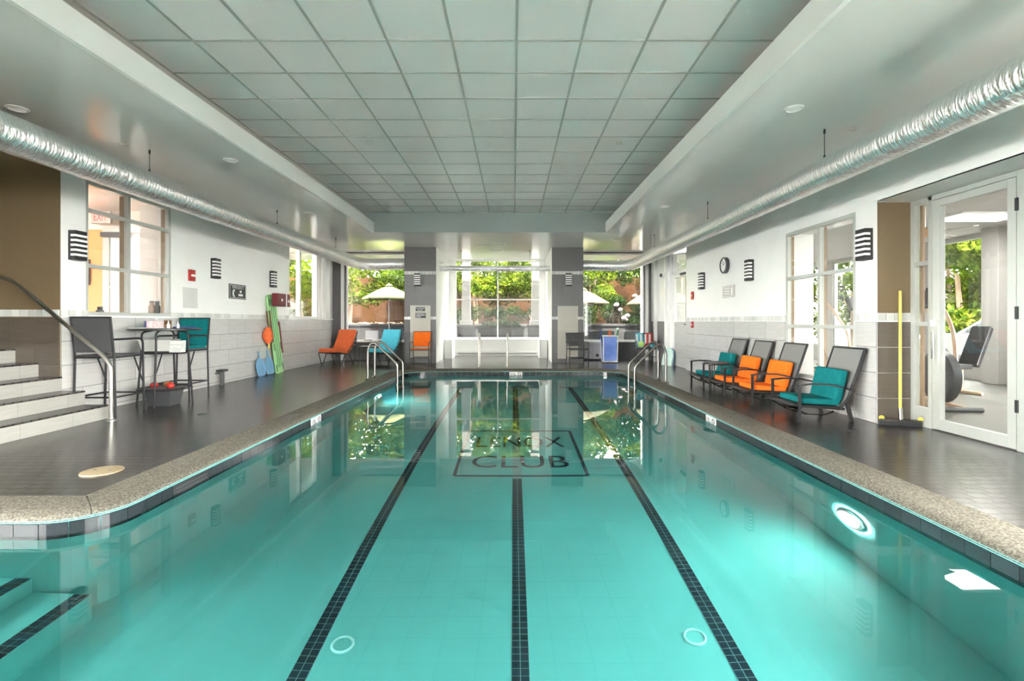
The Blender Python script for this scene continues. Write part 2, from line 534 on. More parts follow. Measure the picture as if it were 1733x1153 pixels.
def pieces(parent, name, me_cache, m, rects, make):
    """Alike pieces sharing mesh data by size. rects: (location, (sx,sy,sz))."""
    for loc, size in rects:
        key = tuple(round(x, 3) for x in size)
        if key not in me_cache:
            sx, sy, sz = [x / 2 for x in key]
            me_cache[key] = MB().box(-sx, sx, -sy, sy, -sz, sz).mesh(name, m, bevel=make)
        put(me_cache[key], name, parent, loc)

# ================================================================== SETTING
LX, RX = -5.70, 4.34           # faces of the side walls
FY, BY = 15.60, 17.50          # far wall, back of the bay
SZ, GZ = 3.40, 3.866           # soffit and ceiling grid heights
WZ = -0.124                    # water level
PW, P0, P1 = 2.62, 0.70, 12.35 # pool half width, near and far ends

def pool_outline(off=0.0):
    """Pool edge, counter-clockwise, pushed outwards by off."""
    pts = []
    def arc(cx, cy, r, a0, a1, n):
        for i in range(n + 1):
            a = math.radians(a0 + (a1 - a0) * i / n)
            pts.append((cx + r * math.cos(a), cy + r * math.sin(a)))
    R = 0.55
    pts.append((PW + off, P0 - off))
    arc(PW - R, P1 - R, R + off, 0, 90, 10)
    arc(-PW + R, P1 - R, R + off, 90, 180, 10)
    arc(-PW - 0.36, 3.09 + 0.36, 0.36 - off if off < 0.3 else 0.05, 0, -90, 9)
    pts.append((-4.20 - off, 3.09 + off))
    pts.append((-4.20 - off, P0 - off))
    return pts

# ---- floor of the hall: a deck with the pool cut out
bm = bmesh.new()
def loop(pts, z=0.0):
    vs = [bm.verts.new((p[0], p[1], z)) for p in pts]
    return [bm.edges.new((vs[i], vs[(i + 1) % len(vs)])) for i in range(len(vs))]
es = loop([(-8.2, -7.6), (5.0, -7.6), (5.0, 15.7), (1.2, 15.7), (1.2, 17.6), (-2.4, 17.6), (-2.4, 15.7), (-8.2, 15.7)])
es += loop(pool_outline(0.30))
bmesh.ops.triangle_fill(bm, use_beauty=True, use_dissolve=False, edges=es)
for f in bm.faces:
    if f.normal.z < 0: f.normal_flip()
me = bpy.data.meshes.new('floor'); bm.to_mesh(me); bm.free()
me.materials.append(M['deck'])
struct(put(me, 'floor'), 'dark taupe mosaic tile deck around the pool')

# ---- pool basin: plaster walls and floor, steps, tiles
PD = WZ - 1.20
ol = pool_outline(0.004)
n = len(ol)
bm = bmesh.new()
top = [bm.verts.new((p[0], p[1], -0.03)) for p in ol]
bot = [bm.verts.new((p[0], p[1], PD)) for p in ol]
for i in range(n):
    j = (i + 1) % n
    bm.faces.new((top[j], top[i], bot[i], bot[j]))
ff = bm.faces.new(bot)
bmesh.ops.triangulate(bm, faces=[ff])
me = bpy.data.meshes.new('pool_basin'); bm.to_mesh(me); bm.free()
me.materials.append(M['plaster'])
basin = struct(put(me, 'pool_basin'), 'aqua plastered swimming pool basin with navy lane lines')
lane_cache = {}
for k, (ex, dep) in enumerate(((-2.63, 0.90), (-3.00, 0.71), (-3.37, 0.52), (-3.74, 0.33))):
    zt = WZ - dep
    MB().box(-4.2, ex, P0, 3.088, zt - 0.19 if k else PD, zt).build('pool_step', 'plaster', basin)
    if k < 3:
        for r in range(2):
            rects = [((ex - 0.03 - 0.05 * r, 3.06 - 0.05 * i, zt + 0.002), (0.045, 0.045, 0.006)) for i in range(40)]
            pieces(basin, 'step_tile', lane_cache, 'lane', rects, 0)
# swept coping stones with joints
def sweep_range(prof, s0, s1, path_off=0.0):
    """Sweep a (off,z) profile along the pool edge between arc lengths s0 and s1."""
    base = pool_outline(0.0)
    outs = {}
    pts = base + [base[0]]
    acc = [0.0]
    for i in range(len(base)):
        acc.append(acc[-1] + math.dist(pts[i], pts[i + 1]))
    samples = [s0] + [a for a in acc if s0 + 0.004 < a < s1 - 0.004] + [s1]
    rows = []
    m = len(base)
    def nrm(i):
        a, b = pts[i], pts[i + 1]
        d = Vector((b[0] - a[0], b[1] - a[1])); d.normalize()
        return Vector((d.y, -d.x))
    for s in samples:
        i = max(0, min(m - 1, next((k for k in range(m) if acc[k + 1] >= s - 1e-6), m - 1)))
        t = (s - acc[i]) / max(1e-6, acc[i + 1] - acc[i])
        p = Vector((pts[i][0] + (pts[i + 1][0] - pts[i][0]) * t, pts[i][1] + (pts[i + 1][1] - pts[i][1]) * t))
        if abs(s - acc[i]) < 1e-4: nn = nrm(i) + nrm((i - 1) % m)
        elif abs(s - acc[i + 1]) < 1e-4: nn = nrm(i) + nrm((i + 1) % m)
        else: nn = nrm(i) * 2
        nn = nn / 2
        nn = nn / max(0.35, nn.length_squared)
        rows.append([(p.x + nn.x * o, p.y + nn.y * o, z) for o, z in prof])
    mb = MB()
    k = len(prof)
    for r in rows: mb.v += r
    for i in range(len(rows) - 1):
        for j in range(k):
            j2 = (j + 1) % k
            mb.f.append((i * k + j, i * k + j2, (i + 1) * k + j2, (i + 1) * k + j))
    mb.f.append(tuple(range(k))); mb.f.append(tuple((len(rows) - 1) * k + q for q in reversed(range(k))))
    return mb
base = pool_outline(0.0)
seg = [math.dist(base[i], base[(i + 1) % len(base)]) for i in range(len(base))]
PER = sum(seg)
def corner_breaks():
    acc, a = [], 0.0
    for i, L_ in enumerate(seg):
        acc.append(a); a += L_
    return acc
acc_b = corner_breaks()
hard = [0.0, acc_b[-2], acc_b[-1], PER]          # square corners
def split_runs(step):
    runs = []
    for a, b in zip(hard[:-1], hard[1:]):
        k = max(1, round((b - a) / step))
        runs += [(a + (b - a) * i / k, a + (b - a) * (i + 1) / k) for i in range(k)]
    return runs
coping = holder('pool_coping', 'pale aggregate stone coping around the pool edge')
prof = [(0.36, 0.006), (0.34, 0.008), (0.12, 0.008), (0.075, 0.004), (0.035, -0.008), (0.010, -0.024), (0.0, -0.040), (0.012, -0.046), (0.36, -0.046)]
for a, b in split_runs(0.75):
    sweep_range(prof, a + 0.002, b - 0.002).build('coping_stone', 'coping', coping, smooth=True)
sweep_range([(0.35, -0.003), (0.12, -0.003), (0.075, -0.009), (0.04, -0.020), (0.02, -0.034), (0.018, -0.043), (0.35, -0.044)], 0.0, PER).build('coping_joint', 'grout', coping)
tprof = [(0.001, -0.046), (-0.006, -0.048), (-0.006, -0.188), (0.001, -0.19)]
for a, b in split_runs(0.155):
    sweep_range(tprof, a + 0.0022, b - 0.0022).build('waterline_tile', 'wl_tile', basin)
# lane lines: two tiles wide, broken by the framed lettering in the middle lane
FX0, FX1, FY0, FY1 = -0.66, 0.83, 5.53, 7.35
near, rest = [], []
for lx in (-1.20, 0.04, 1.29):
    i = 0
    y = 1.0
    while y < 11.3:
        if not (lx == 0.04 and FY0 - 0.06 < y < FY1 + 0.06):
            for q in (-0.026, 0.026):
                (near if 2.55 < y < 5.0 else rest).append((lx + q, y))
        y += 0.052
pieces(basin, 'lane_tile', lane_cache, 'lane', [((x, y, PD + 0.003), (0.047, 0.047, 0.008)) for x, y in near], 0)
mb = MB()
for x, y in rest: mb.box(x - 0.0235, x + 0.0235, y - 0.0235, y + 0.0235, PD + 0.0005, PD + 0.007)
for lx in (-1.20, 0.04, 1.29):
    for k in range(-4, 5):
        for q in (0, 1): mb.box(lx + k * 0.052 - 0.0235, lx + k * 0.052 + 0.0235, 11.33 + q * 0.052, 11.377 + q * 0.052, PD + 0.0005, PD + 0.007)
o = mb.build('lane_tiles_far', 'lane', basin); o['kind'] = 'stuff'
mb = MB()
for lx in (-1.20, 0.04, 1.29): mb.box(lx - 0.052, lx + 0.052, 0.98, 11.3, PD, PD + 0.0045)
mb.build('lane_bedding', 'lgrout', basin)
mb = MB()
for a in ((FX0, FX1, FY0 - 0.02, FY0 + 0.02), (FX0, FX1, FY1 - 0.02, FY1 + 0.02), (FX0 - 0.02, FX0 + 0.02, FY0, FY1), (FX1 - 0.02, FX1 + 0.02, FY0, FY1)):
    mb.box(a[0], a[1], a[2], a[3], PD, PD + 0.006)
mb.build('floor_frame', 'lane', basin)
def floor_text(s, x0, w, y0, h, name):
    t = text_mb(s, w, h)
    t.v = [(x0 + v[0], y0 + v[2], PD + 0.006) for v in t.v]
    t.build(name, 'lane', basin)
floor_text('CLUB', -0.50, 1.16, 5.78, 0.42, 'floor_lettering')
floor_text('LENOX', -0.50, 1.18, 6.55, 0.47, 'floor_lettering')
for x, y in ((-1.034, 2.995), (1.117, 3.05)):
    d = thing('floor_inlet', 'pale round inlet cover on the pool floor ' + ('beside the left lane line' if x < 0 else 'beside the right lane line'), 'pool inlet', (x, y, PD), 0, 'pool floor inlets')
    MB().lathe([(0.070, 0.0), (0.070, 0.012), (0.060, 0.018), (0.054, 0.012), (0.054, 0.0)], 24).build('rim', 'drain', d, smooth=True)
    MB().lathe([(0.052, 0.0), (0.052, 0.008)], 24).build('lid', 'plaster', d)
# depth markers on the waterline and the coping
def depth_marker(loc, rz, where):
    d = thing('depth_marker', 'white depth marker tile with a no diving ring ' + where, 'depth marker', loc, rz, 'depth marker tiles')
    MB().box(-0.16, 0.16, -0.012, -0.002, -0.145, -0.045).build('plate', 'white', d)
    mb = MB()
    for x, w in ((-0.13, 0.018), (-0.085, 0.012), (-0.060, 0.012)): mb.box(x, x + w, -0.0135, -0.012, -0.125, -0.062)
    mb.box(-0.035, 0.005, -0.0135, -0.012, -0.125, -0.113); mb.box(-0.035, -0.025, -0.0135, -0.012, -0.113, -0.075)
    mb.build('figure', 'black', d)
    mb = MB()
    mb.tube([(0.085 + 0.036 * math.cos(t * PI / 8), -0.0125, -0.095 + 0.036 * math.sin(t * PI / 8)) for t in range(17)], 0.006, 5, False)
    mb.bar((0.062, -0.0125, -0.072), (0.108, -0.0125, -0.118), 0.004, 0.006)
    mb.build('no_diving_ring', 'black', d)
depth_marker((0.06, P1, 0), 0.0, 'at the far end')
depth_marker((PW, 6.55, 0), -PI / 2, 'on the right side')
depth_marker((-PW, 6.55, 0), PI / 2, 'on the left side')
for x, y, lab in ((2.83, 6.25, 'dark worn lettering plate set in the right coping'), (-2.83, 6.30, 'dark worn lettering plate set in the left coping')):
    d = thing('coping_lettering', lab, 'lettering', (x, y, 0.0085), 0, 'coping lettering')
    for i in range(4):
        MB().box(-0.06, 0.06, -0.15 + i * 0.085, -0.10 + i * 0.085, 0, 0.002).build('stroke', 'dgrey', d)
        MB().box(-0.06 if i % 2 else 0.03, -0.03 if i % 2 else 0.06, -0.10 + i * 0.085, -0.075 + i * 0.085, 0, 0.002).build('stroke', 'dgrey', d)
# skimmer mouths
for x, y, rz, lab in ((-PW, 4.02, PI / 2, 'black skimmer mouth in the left waterline tiles'), (PW, 8.75, -PI / 2, 'black skimmer mouth in the right waterline tiles')):
    d = thing('skimmer', lab, 'skimmer', (x, y, 0), rz, 'pool skimmers')
    MB().box(-0.22, 0.22, -0.011, -0.004, -0.19, -0.046).build('mouth', 'black', d)
    for z in (-0.075, -0.105): MB().box(-0.19, 0.19, -0.014, -0.010, z - 0.004, z + 0.004).build('weir_bar', 'dgrey', d)
# water
bm = bmesh.new()
vs = [bm.verts.new((p[0], p[1], WZ)) for p in pool_outline(0.0)]
f = bm.faces.new(vs)
bmesh.ops.triangulate(bm, faces=[f])
for f in bm.faces:
    if f.normal.z < 0: f.normal_flip()
me = bpy.data.meshes.new('pool_water'); bm.to_mesh(me); bm.free()
me.materials.append(M['water'])
tag(put(me, 'pool_water'), 'still turquoise pool water reflecting the windows', 'water', kind='stuff')
# underwater lamps
def pool_lamp(loc, rz, lab, power):
    d = thing('pool_lamp', lab, 'pool light', loc, rz, 'underwater lamps')
    r = Matrix.Rotation(PI / 2, 4, 'X')
    MB().lathe([(0.15, 0.0), (0.15, 0.02), (0.125, 0.03), (0.115, 0.02)], 24).xf(r).build('rim', 'steel', d, smooth=True)
    MB().lathe([(0.115, 0.0), (0.112, 0.022), (0.06, 0.032), (0.01, 0.034)], 24).xf(r).build('lens', 'plight', d, smooth=True)
    ld = bpy.data.lights.new('pool_lamp_light', 'SPOT'); ld.energy = power; ld.color = (1.0, 1.0, 0.93); ld.shadow_soft_size = 0.1
    ld.spot_size = math.radians(118); ld.spot_blend = 1.0
    lo = bpy.data.objects.new('pool_lamp_light', ld); C.objects.link(lo); lo.parent = d
    lo.location = (0, -0.06, 0); lo.rotation_euler = (math.radians(90), 0, 0)
pool_lamp((PW, 3.84, -0.69), -PI / 2, 'glowing round underwater lamp in the right pool wall', 290)
pool_lamp((-PW, 9.60, -0.80), PI / 2, 'glowing round underwater lamp in the left pool wall', 210)

pool_lamp((-1.3, P0, -0.75), PI, 'added round underwater lamp in the near pool wall, unseen below the view', 260)  # added lamp out of view, brightens the pool bottom

# ---- ground below and around
struct(MB().box(-60, 60, -40, 70, -1.75, -1.6).build('ground', 'patio'), 'ground under the building')

# ---- ceiling: soffits, coffer lips, grid, tiles, roof
CX0, CX1 = -3.41, 2.25         # coffer lips
CY0, CY1 = -0.82, 12.10
GX0 = -3.63
ceil = MB()
ceil.box(-8.2, CX0, -7.6, 17.6, SZ, SZ + 0.03); ceil.box(CX1, 4.8, -7.6, 17.6, SZ, SZ + 0.03)
ceil.box(CX0, CX1, CY1, 17.6, SZ, SZ + 0.03); ceil.box(CX0, CX1, -7.6, CY0, SZ, SZ + 0.03)
ceiling = struct(ceil.build('ceiling', 'soffit'), 'glossy white soffit around the recessed grid ceiling')
MB().box(CX0 - 0.04, CX0 + 0.003, CY0, CY1, SZ - 0.002, 3.646).build('coffer_lip', 'lip', ceiling)
MB().box(CX1 - 0.003, CX1 + 0.04, CY0, CY1, SZ - 0.002, 3.646).build('coffer_lip', 'lip', ceiling)
MB().box(GX0 - 0.06, GX0 + 6.16, CY1 - 0.003, CY1 + 0.05, SZ - 0.0015, GZ + 0.03).build('coffer_fascia', 'fascia', ceiling)
MB().box(GX0 - 0.06, GX0 + 6.16, CY0 - 0.05, CY0, SZ + 0.0008, GZ + 0.03).build('coffer_fascia', 'fascia', ceiling)
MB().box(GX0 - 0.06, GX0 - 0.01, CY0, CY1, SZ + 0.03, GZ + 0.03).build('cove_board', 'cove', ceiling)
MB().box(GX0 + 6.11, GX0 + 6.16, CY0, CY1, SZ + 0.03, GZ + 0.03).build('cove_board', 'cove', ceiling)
g = MB()
for k in range(11): g.box(GX0 + 0.61 * k - 0.012, GX0 + 0.61 * k + 0.012, CY0, CY1, GZ - 0.002, GZ + 0.02)
yr = [CY0 + 0.608 + 0.61 * k for k in range(-1, 22)]
rows = [4.668 + 0.61 * k for k in range(-9, 13)]
for y in rows: g.box(GX0, GX0 + 6.1, y - 0.010, y + 0.010, GZ - 0.0015, GZ + 0.019)
g.build('ceiling_grid', 'cgrid', ceiling)
tc_cache = {}
rects = []
for j in range(-9, 13):
    y0 = 4.668 + 0.61 * j; y1 = min(y0 + 0.61, CY1)
    for k in range(10):
        x0 = GX0 + 0.61 * k
        rects.append(((x0 + 0.305, (y0 + y1) / 2, GZ + 0.012), (0.60, y1 - y0 - 0.008, 0.012)))
pieces(ceiling, 'ceiling_tile', tc_cache, 'ctile', rects, 0.004)
struct(MB().box(-12.2, 10.2, 3.4, 18.3, 4.1, 4.3).box(-6.0, 5.0, -7.9, 3.4, 4.1, 4.3).build('roof', 'concrete'), 'flat roof slab over the hall')
def soffit_item(name, x, y, z, lab, cat, r, power=0, group=None, tone='white'):
    d = thing(name, lab, cat, (x, y, z), 0, group)
    MB().lathe([(r, 0.0), (r, -0.008), (r * 0.74, -0.014), (r * 0.70, -0.004)], 28).build('trim_ring', tone, d, smooth=True)
    MB().lathe([(r * 0.68, -0.001), (r * 0.66, -0.005)], 24).build('lens', 'unlit' if power else 'white', d)
for x, y, w in ((-5.08, 5.07, 'above the stairs'), (-3.82, 6.69, 'beside the left coffer edge'), (-4.1, 9.9, 'far along the left soffit'), (2.87, 5.07, 'beside the right coffer edge'), (2.87, 9.4, 'far along the right soffit'), (-3.82, 2.2, 'behind the view on the left soffit'), (2.87, 1.6, 'behind the view on the right soffit')):
    soffit_item('downlight', x, y, SZ, 'round white recessed downlight ' + w, 'downlight', 0.095, 4, 'recessed downlights')
for u, v, z in ((623, 242, GZ), (1048, 242, GZ), (1443, 217, SZ), (208, 244, SZ), (690, 404, SZ), (1062, 408, SZ)):
    d_ = (z - 1.22) * 838 / (544 - v)
    soffit_item('sprinkler', (u - 869) / 838 * d_, d_, z - 0.001, 'small round sprinkler cap ' + {623: 'on the left ceiling tiles', 1048: 'on the right ceiling tiles', 1443: 'on the right soffit by the duct', 208: 'on the left soffit by the duct', 690: 'over the left column', 1062: 'over the far right window'}[u], 'sprinkler', 0.05, 0, 'sprinkler caps', 'beige')
for x, y, w, lab in ((-0.7, 14.0, 0.95, 'long slotted air diffuser on the soffit before the bay'), (-0.55, 15.2, 0.5, 'short slotted air diffuser nearer the bay window')):
    d = thing('air_diffuser', lab, 'vent', (x, y, SZ), 0, 'soffit diffusers')
    MB().box(-w / 2, w / 2, -0.08, 0.08, -0.008, 0).build('frame', 'white', d)
    for q in (-0.045, 0, 0.045): MB().box(-w / 2 + 0.03, w / 2 - 0.03, q - 0.010, q + 0.010, -0.0095, -0.008).build('slot', 'dgrey', d)

# ---- left wall with the lobby window and the garden window
wl = wall_cells('x', LX - 0.22, LX, (6.235, 15.85), (0, SZ), [(6.60, 8.25, 1.30, 3.12), (12.60, 14.55, 1.27, 3.30)])
wall_left = struct(wl.build('wall_left', 'paint'), 'white painted left wall with grey tiled lower half')
wall_cache = {}
def tile_run_x(parent, X, sgn, y0, y1, ztop, rows, m, holes=(), band=None, cache=wall_cache, w=0.61, h=0.305):
    th = 0.012
    rects = []
    for r in range(rows):
        z1 = ztop - r * h; z0 = max(0.0, z1 - h)
        if z1 - z0 < 0.02: continue
        y = y0 - (w / 2 if r % 2 else 0)
        while y < y1:
            a, b = max(y, y0), min(y + w, y1)
            ok = b - a > 0.02 and not any(hh[0] < (a + b) / 2 < hh[1] and hh[2] < (z0 + z1) / 2 < hh[3] for hh in holes)
            if ok: rects.append(((X + sgn * th / 2, (a + b) / 2, (z0 + z1) / 2), (th, b - a - 0.007, z1 - z0 - 0.007)))
            y += w
    pieces(parent, 'wall_tile', cache.setdefault(m, {}), m, rects, 0.0012)
    if band:
        rects = []
        y = y0
        while y < y1 - 0.03:
            if not any(hh[0] < y + 0.05 < hh[1] and hh[2] < (band[0] + band[1]) / 2 < hh[3] for hh in holes):
                rects.append(((X + sgn * 0.006, y + 0.05, (band[0] + band[1]) / 2), (0.012, 0.094, band[1] - band[0] - 0.006)))
            y += 0.1
        pieces(parent, 'mosaic_tile', cache.setdefault('mosaic', {}), 'mosaic', rects, 0.002)
MB().box(LX, LX + 0.003, 6.235, 15.6, 0, 1.27).build('tile_backing', 'grout', wall_left)
tile_run_x(wall_left, LX, 1, 6.235, 15.6, 1.27, 5, 'wtile', (), None)
tile_run_x(wall_left, LX, 1, 6.235, 12.5, 1.27, 0, 'wtile', [(6.6, 8.26, 1.2, 1.5)], (1.275, 1.37))
# stairwell wall behind the steps
sw = struct(MB().box(-8.2, LX - 0.002, 6.225, 6.45, 0, SZ).build('wall_stairwell', 'tan'), 'tan painted stairwell wall above brown tiles')
rects = []
for r in range(5):
    z1 = 1.27 - r * 0.305; z0 = max(0, z1 - 0.305)
    if r % 2: rects.append(((LX - 0.151, 6.219, (z0 + z1) / 2), (0.296, 0.012, z1 - z0 - 0.004)))
    for i in range(5):
        x1 = LX - i * 0.61 - (0.302 if r % 2 else 0.002)
        rects.append(((x1 - 0.305, 6.225 - 0.006, (z0 + z1) / 2), (0.606, 0.012, z1 - z0 - 0.004)))
pieces(sw, 'wall_tile', wall_cache.setdefault('dts', {}), 'dtile', rects, 0.001)
pieces(sw, 'mosaic_tile', wall_cache.setdefault('mos2', {}), 'mosaic', [((LX - 0.052 - 0.1 * i, 6.219, 1.3225), (0.094, 0.012, 0.089)) for i in range(24)], 0.002)
struct(wall_cells('x', -8.4, -8.2, (2.0, 6.45), (0, SZ), []).build('wall_stair_end', 'tan'), 'tan wall at the head of the stairs')
struct(MB().box(-8.2, LX, 3.55, 3.75, 0, SZ).build('wall_stair_near', 'paint'), 'white wall on the near side of the stairs')
struct(wall_cells('x', LX - 0.22, LX, (-7.6, 3.55), (0, SZ), [(-7.2, -2.2, 0.25, 3.2), (-1.8, 3.3, 0.25, 3.2)]).build('wall_left_near', 'paint'), 'white left wall behind the view')
# ---- right wall
wr = wall_cells('x', RX, RX + 0.44, (-7.6, 15.85), (0, SZ), [(6.28, 7.89, 0.38, 2.61), (4.05, 5.91, 0, 2.645), (12.45, 13.75, 0, 3.30), (-7.2, -2.2, 0.25, 3.2), (-1.8, 2.6, 0.25, 3.2)])
wall_right = struct(wr.build('wall_right', 'paint'), 'white painted right wall with grey tiled lower half')
MB().box(RX - 0.003, RX, 5.915, 6.275, 0, 1.215).box(RX - 0.003, RX, 7.895, 12.44, 0, 1.215).build('tile_backing', 'grout', wall_right)
hl = [(6.28, 7.89, 0.38, 2.61)]
for a, b in ((5.915, 6.275), (7.895, 12.44)):
    tile_run_x(wall_right, RX, -1, a, b, 1.215, 4, 'wtile', (), (1.225, 1.315))
tile_run_x(wall_right, RX, -1, 6.285, 7.885, 0.375, 2, 'wtile')
# reveal of the gym door, tiled brown up to the band
rects = [((RX + 0.21, 5.91 - 0.006, 1.215 - 0.305 * r - 0.1525), (0.416, 0.012, 0.300)) for r in range(4)]
pieces(wall_right, 'reveal_tile', wall_cache.setdefault('rv', {}), 'dtile', rects, 0.001)
pieces(wall_right, 'mosaic_tile', wall_cache.setdefault('mos3', {}), 'mosaic', [((RX + 0.05 + 0.1 * i, 5.904, 1.27), (0.094, 0.012, 0.086)) for i in range(4)], 0.002)
MB().box(RX + 0.002, RX + 0.42, 5.900, 5.909, 1.32, 2.64).build('reveal_panel', 'tan', wall_right)
# ---- far walls, columns and the bay
struct(wall_cells('y', FY, FY + 0.2, (LX, -3.22), (0, SZ), [(-5.29, -3.22, 0.60, 3.36)]).build('wall_far_left', 'gtile'), 'grey tiled low wall under the far left window')
struct(wall_cells('y', FY, FY + 0.2, (2.06, RX + 0.2), (0, SZ), [(2.06, 4.13, 0.60, 3.36)]).build('wall_far_right', 'gtile'), 'grey tiled low wall under the far right window')
def col_tiles(root, x0, x1, y):
    w = x1 - x0
    rects, mos = [], []
    z = 0.0
    r = 0
    bands = [(1.27, 1.36), (2.60, 2.70)]
    stops = [0, 0.3, 0.6, 0.9, 1.27, None, 1.36, 1.66, 1.98, 2.30, 2.60, None, 2.70, 3.0, 3.398]
    for a, b in zip(stops[:-1], stops[1:]):
        if a is None or b is None: continue
        s = x0 + w * (0.62 if r % 2 else 0.38); r += 1
        for p, q in ((x0, s), (s, x1)):
            rects.append((((p + q) / 2, y - 0.006, (a + b) / 2), (q - p - 0.004, 0.012, b - a - 0.004)))
    for a, b in bands:
        k = 9
        for i in range(k): mos.append(((x0 + w * (i + 0.5) / k, y - 0.006, (a + b) / 2), (w / k - 0.006, 0.012, b - a - 0.006)))
    pieces(root, 'column_tile', wall_cache.setdefault('col', {}), 'gtile', rects, 0.0012)
    pieces(root, 'mosaic_tile', wall_cache.setdefault('colm', {}), 'mosaic', mos, 0.002)
for x0, x1, lab in ((-3.22, -2.28, 'grey plank tiled column left of the bay'), (1.13, 2.06, 'grey plank tiled column right of the bay')):
    root = struct(MB().box(x0, x1, 14.6, 15.9, 0, SZ).build('wall_column', 'gtile'), lab)
    col_tiles(root, x0, x1, 14.6)
struct(MB().box(-2.48, -2.28, 15.9, BY + 0.2, 0, SZ).build('wall_bay_left', 'white_fr'), 'white left return of the bay')
struct(MB().box(1.13, 1.33, 15.9, BY + 0.2, 0, SZ).build('wall_bay_right', 'white_fr'), 'white right return of the bay')
struct(MB().box(-2.285, -2.275, 14.595, 15.9, 0, SZ).build('trim_1', 'white_fr'), 'white corner trim of the left bay column')
struct(MB().box(1.125, 1.135, 14.595, 15.9, 0, SZ).build('trim_2', 'white_fr'), 'white corner trim of the right bay column')
struct(wall_cells('y', BY, BY + 0.2, (-2.28, 1.13), (0, SZ), [(-2.07, 0.96, 0.61, 3.39)]).build('wall_bay_back', 'white_fr'), 'white wall under the bay window')
# ---- plain rear wall behind the view
struct(wall_cells('y', -7.8, -7.6, (LX - 0.2, 4.8), (0, SZ + 0.02), []).build('wall_rear', 'paint'), 'plain white end wall behind the view')

# ---- windows
def window(name, axis, a, r, z, us, zs, fr='white_fr', fw=0.045, dep=0.07, jamb=None, label=None, glass_at=0.5, jdep=0.2):
    """Frame around run r and heights z on plane a, mullions at us, rails at zs, one pane per bay."""
    root = holder(name, label)
    def bx(mb, u0, u1, d0, d1, z0, z1):
        if axis == 'x': mb.box(a + d0, a + d1, u0, u1, z0, z1)
        else: mb.box(u0, u1, a + d0, a + d1, z0, z1)
    def part(nm, u0, u1, d0, d1, z0, z1, m):
        mb = MB(); bx(mb, u0, u1, d0, d1, z0, z1); return mb.build(nm, m, root)
    d0, d1 = -dep / 2, dep / 2
    part('frame_stile', r[0], r[0] + fw, d0, d1, z[0], z[1], fr); part('frame_stile', r[1] - fw, r[1], d0, d1, z[0], z[1], fr)
    part('frame_rail', r[0] + fw, r[1] - fw, d0, d1, z[0], z[0] + fw, fr); part('frame_rail', r[0] + fw, r[1] - fw, d0, d1, z[1] - fw, z[1], fr)
    for u in us: part('mullion', u - fw / 2, u + fw / 2, d0, d1, z[0] + fw, z[1] - fw, fr)
    edges = [r[0] + fw] + [x for u in us for x in (u - fw / 2, u + fw / 2)] + [r[1] - fw]
    ze = [z[0] + fw] + [x for q in zs for x in (q - fw / 2, q + fw / 2)] + [z[1] - fw]
    for i in range(0, len(edges), 2):
        for q in zs: part('glazing_bar', edges[i], edges[i + 1], d0, d1, q - fw / 2, q + fw / 2, fr)
        for j in range(0, len(ze), 2):
            part('pane', edges[i], edges[i + 1], -0.002, 0.002, ze[j], ze[j + 1], 'glass')
    if jamb:
        for u in [r[0] + fw / 2] * 0 + list(us) + [r[1] - fw / 2]:
            part('jamb', u - fw * 0.45, u + fw * 0.45, d1 if jdep > 0 else jdep, jdep if jdep > 0 else d0, z[0] + fw, z[1] - fw, jamb)
    return root
window('window_1', 'x', LX - 0.04, (6.60, 8.25), (1.30, 3.12), [7.36], [1.97, 2.72], 'alu', 0.05, 0.06, 'jamb', 'steel framed window into the orange lobby', jdep=-0.10)
window('window_2', 'x', LX - 0.10, (12.60, 14.55), (1.27, 3.30), [13.36], [], 'white_fr', 0.09, 0.1, None, 'white framed window in the left wall onto the garden')
window('window_3', 'y', FY + 0.10, (-5.29, -3.225), (0.60, 3.36), [], [], 'white_fr', 0.04, 0.08, None, 'wide far left window onto the garden')
window('window_4', 'y', BY + 0.06, (-2.07, 0.96), (0.61, 3.39), [-0.56], [1.99], 'white_fr', 0.045, 0.08, None, 'large bay window of four panes')
window('window_5', 'y', FY + 0.10, (2.065, 4.13), (0.60, 3.36), [], [], 'white_fr', 0.04, 0.08, None, 'wide far right window onto the garden')
window('window_6', 'x', RX + 0.03, (6.28, 7.89), (0.38, 2.61), [7.04], [1.145, 1.89], 'alu', 0.05, 0.06, 'jamb', 'aluminium framed window into the gym', jdep=0.075)
window('window_7', 'x', LX - 0.1, (-7.2, -2.2), (0.25, 3.2), [-5.5, -3.9], [], 'white_fr', 0.05, 0.08, None, 'far left side window added behind the view for daylight')  # these unseen side windows are added to bring in daylight
window('window_8', 'x', LX - 0.1, (-1.8, 3.3), (0.25, 3.2), [-0.1, 1.6], [], 'white_fr', 0.05, 0.08, None, 'near left side window added behind the view for daylight')
window('window_9', 'x', RX + 0.2, (-7.2, -2.2), (0.25, 3.2), [-5.5, -3.9], [], 'white_fr', 0.05, 0.08, None, 'far right side window added behind the view for daylight')
window('window_10', 'x', RX + 0.2, (-1.8, 2.6), (0.25, 3.2), [-0.3, 1.2], [], 'white_fr', 0.05, 0.08, None, 'near right side window added behind the view for daylight')
for nm, x0, x1, y, lab in (('trim_3', -5.33, -3.22, FY - 0.09, 'pale window sill under the far left window'), ('trim_4', 2.06, RX, FY - 0.09, 'pale window sill under the far right window'), ('trim_5', -2.28, 1.13, BY - 0.10, 'white sill of the bay window')):
    struct(MB().box(x0, x1, y, y + 0.10, 0.565, 0.60).build(nm, 'white_fr', bevel=0.004), lab)
struct(MB().box(LX - 0.02, LX + 0.05, 12.5, 15.55, 1.262, 1.29).build('trim_6', 'white_fr', bevel=0.004), 'white ledge under the left garden window')
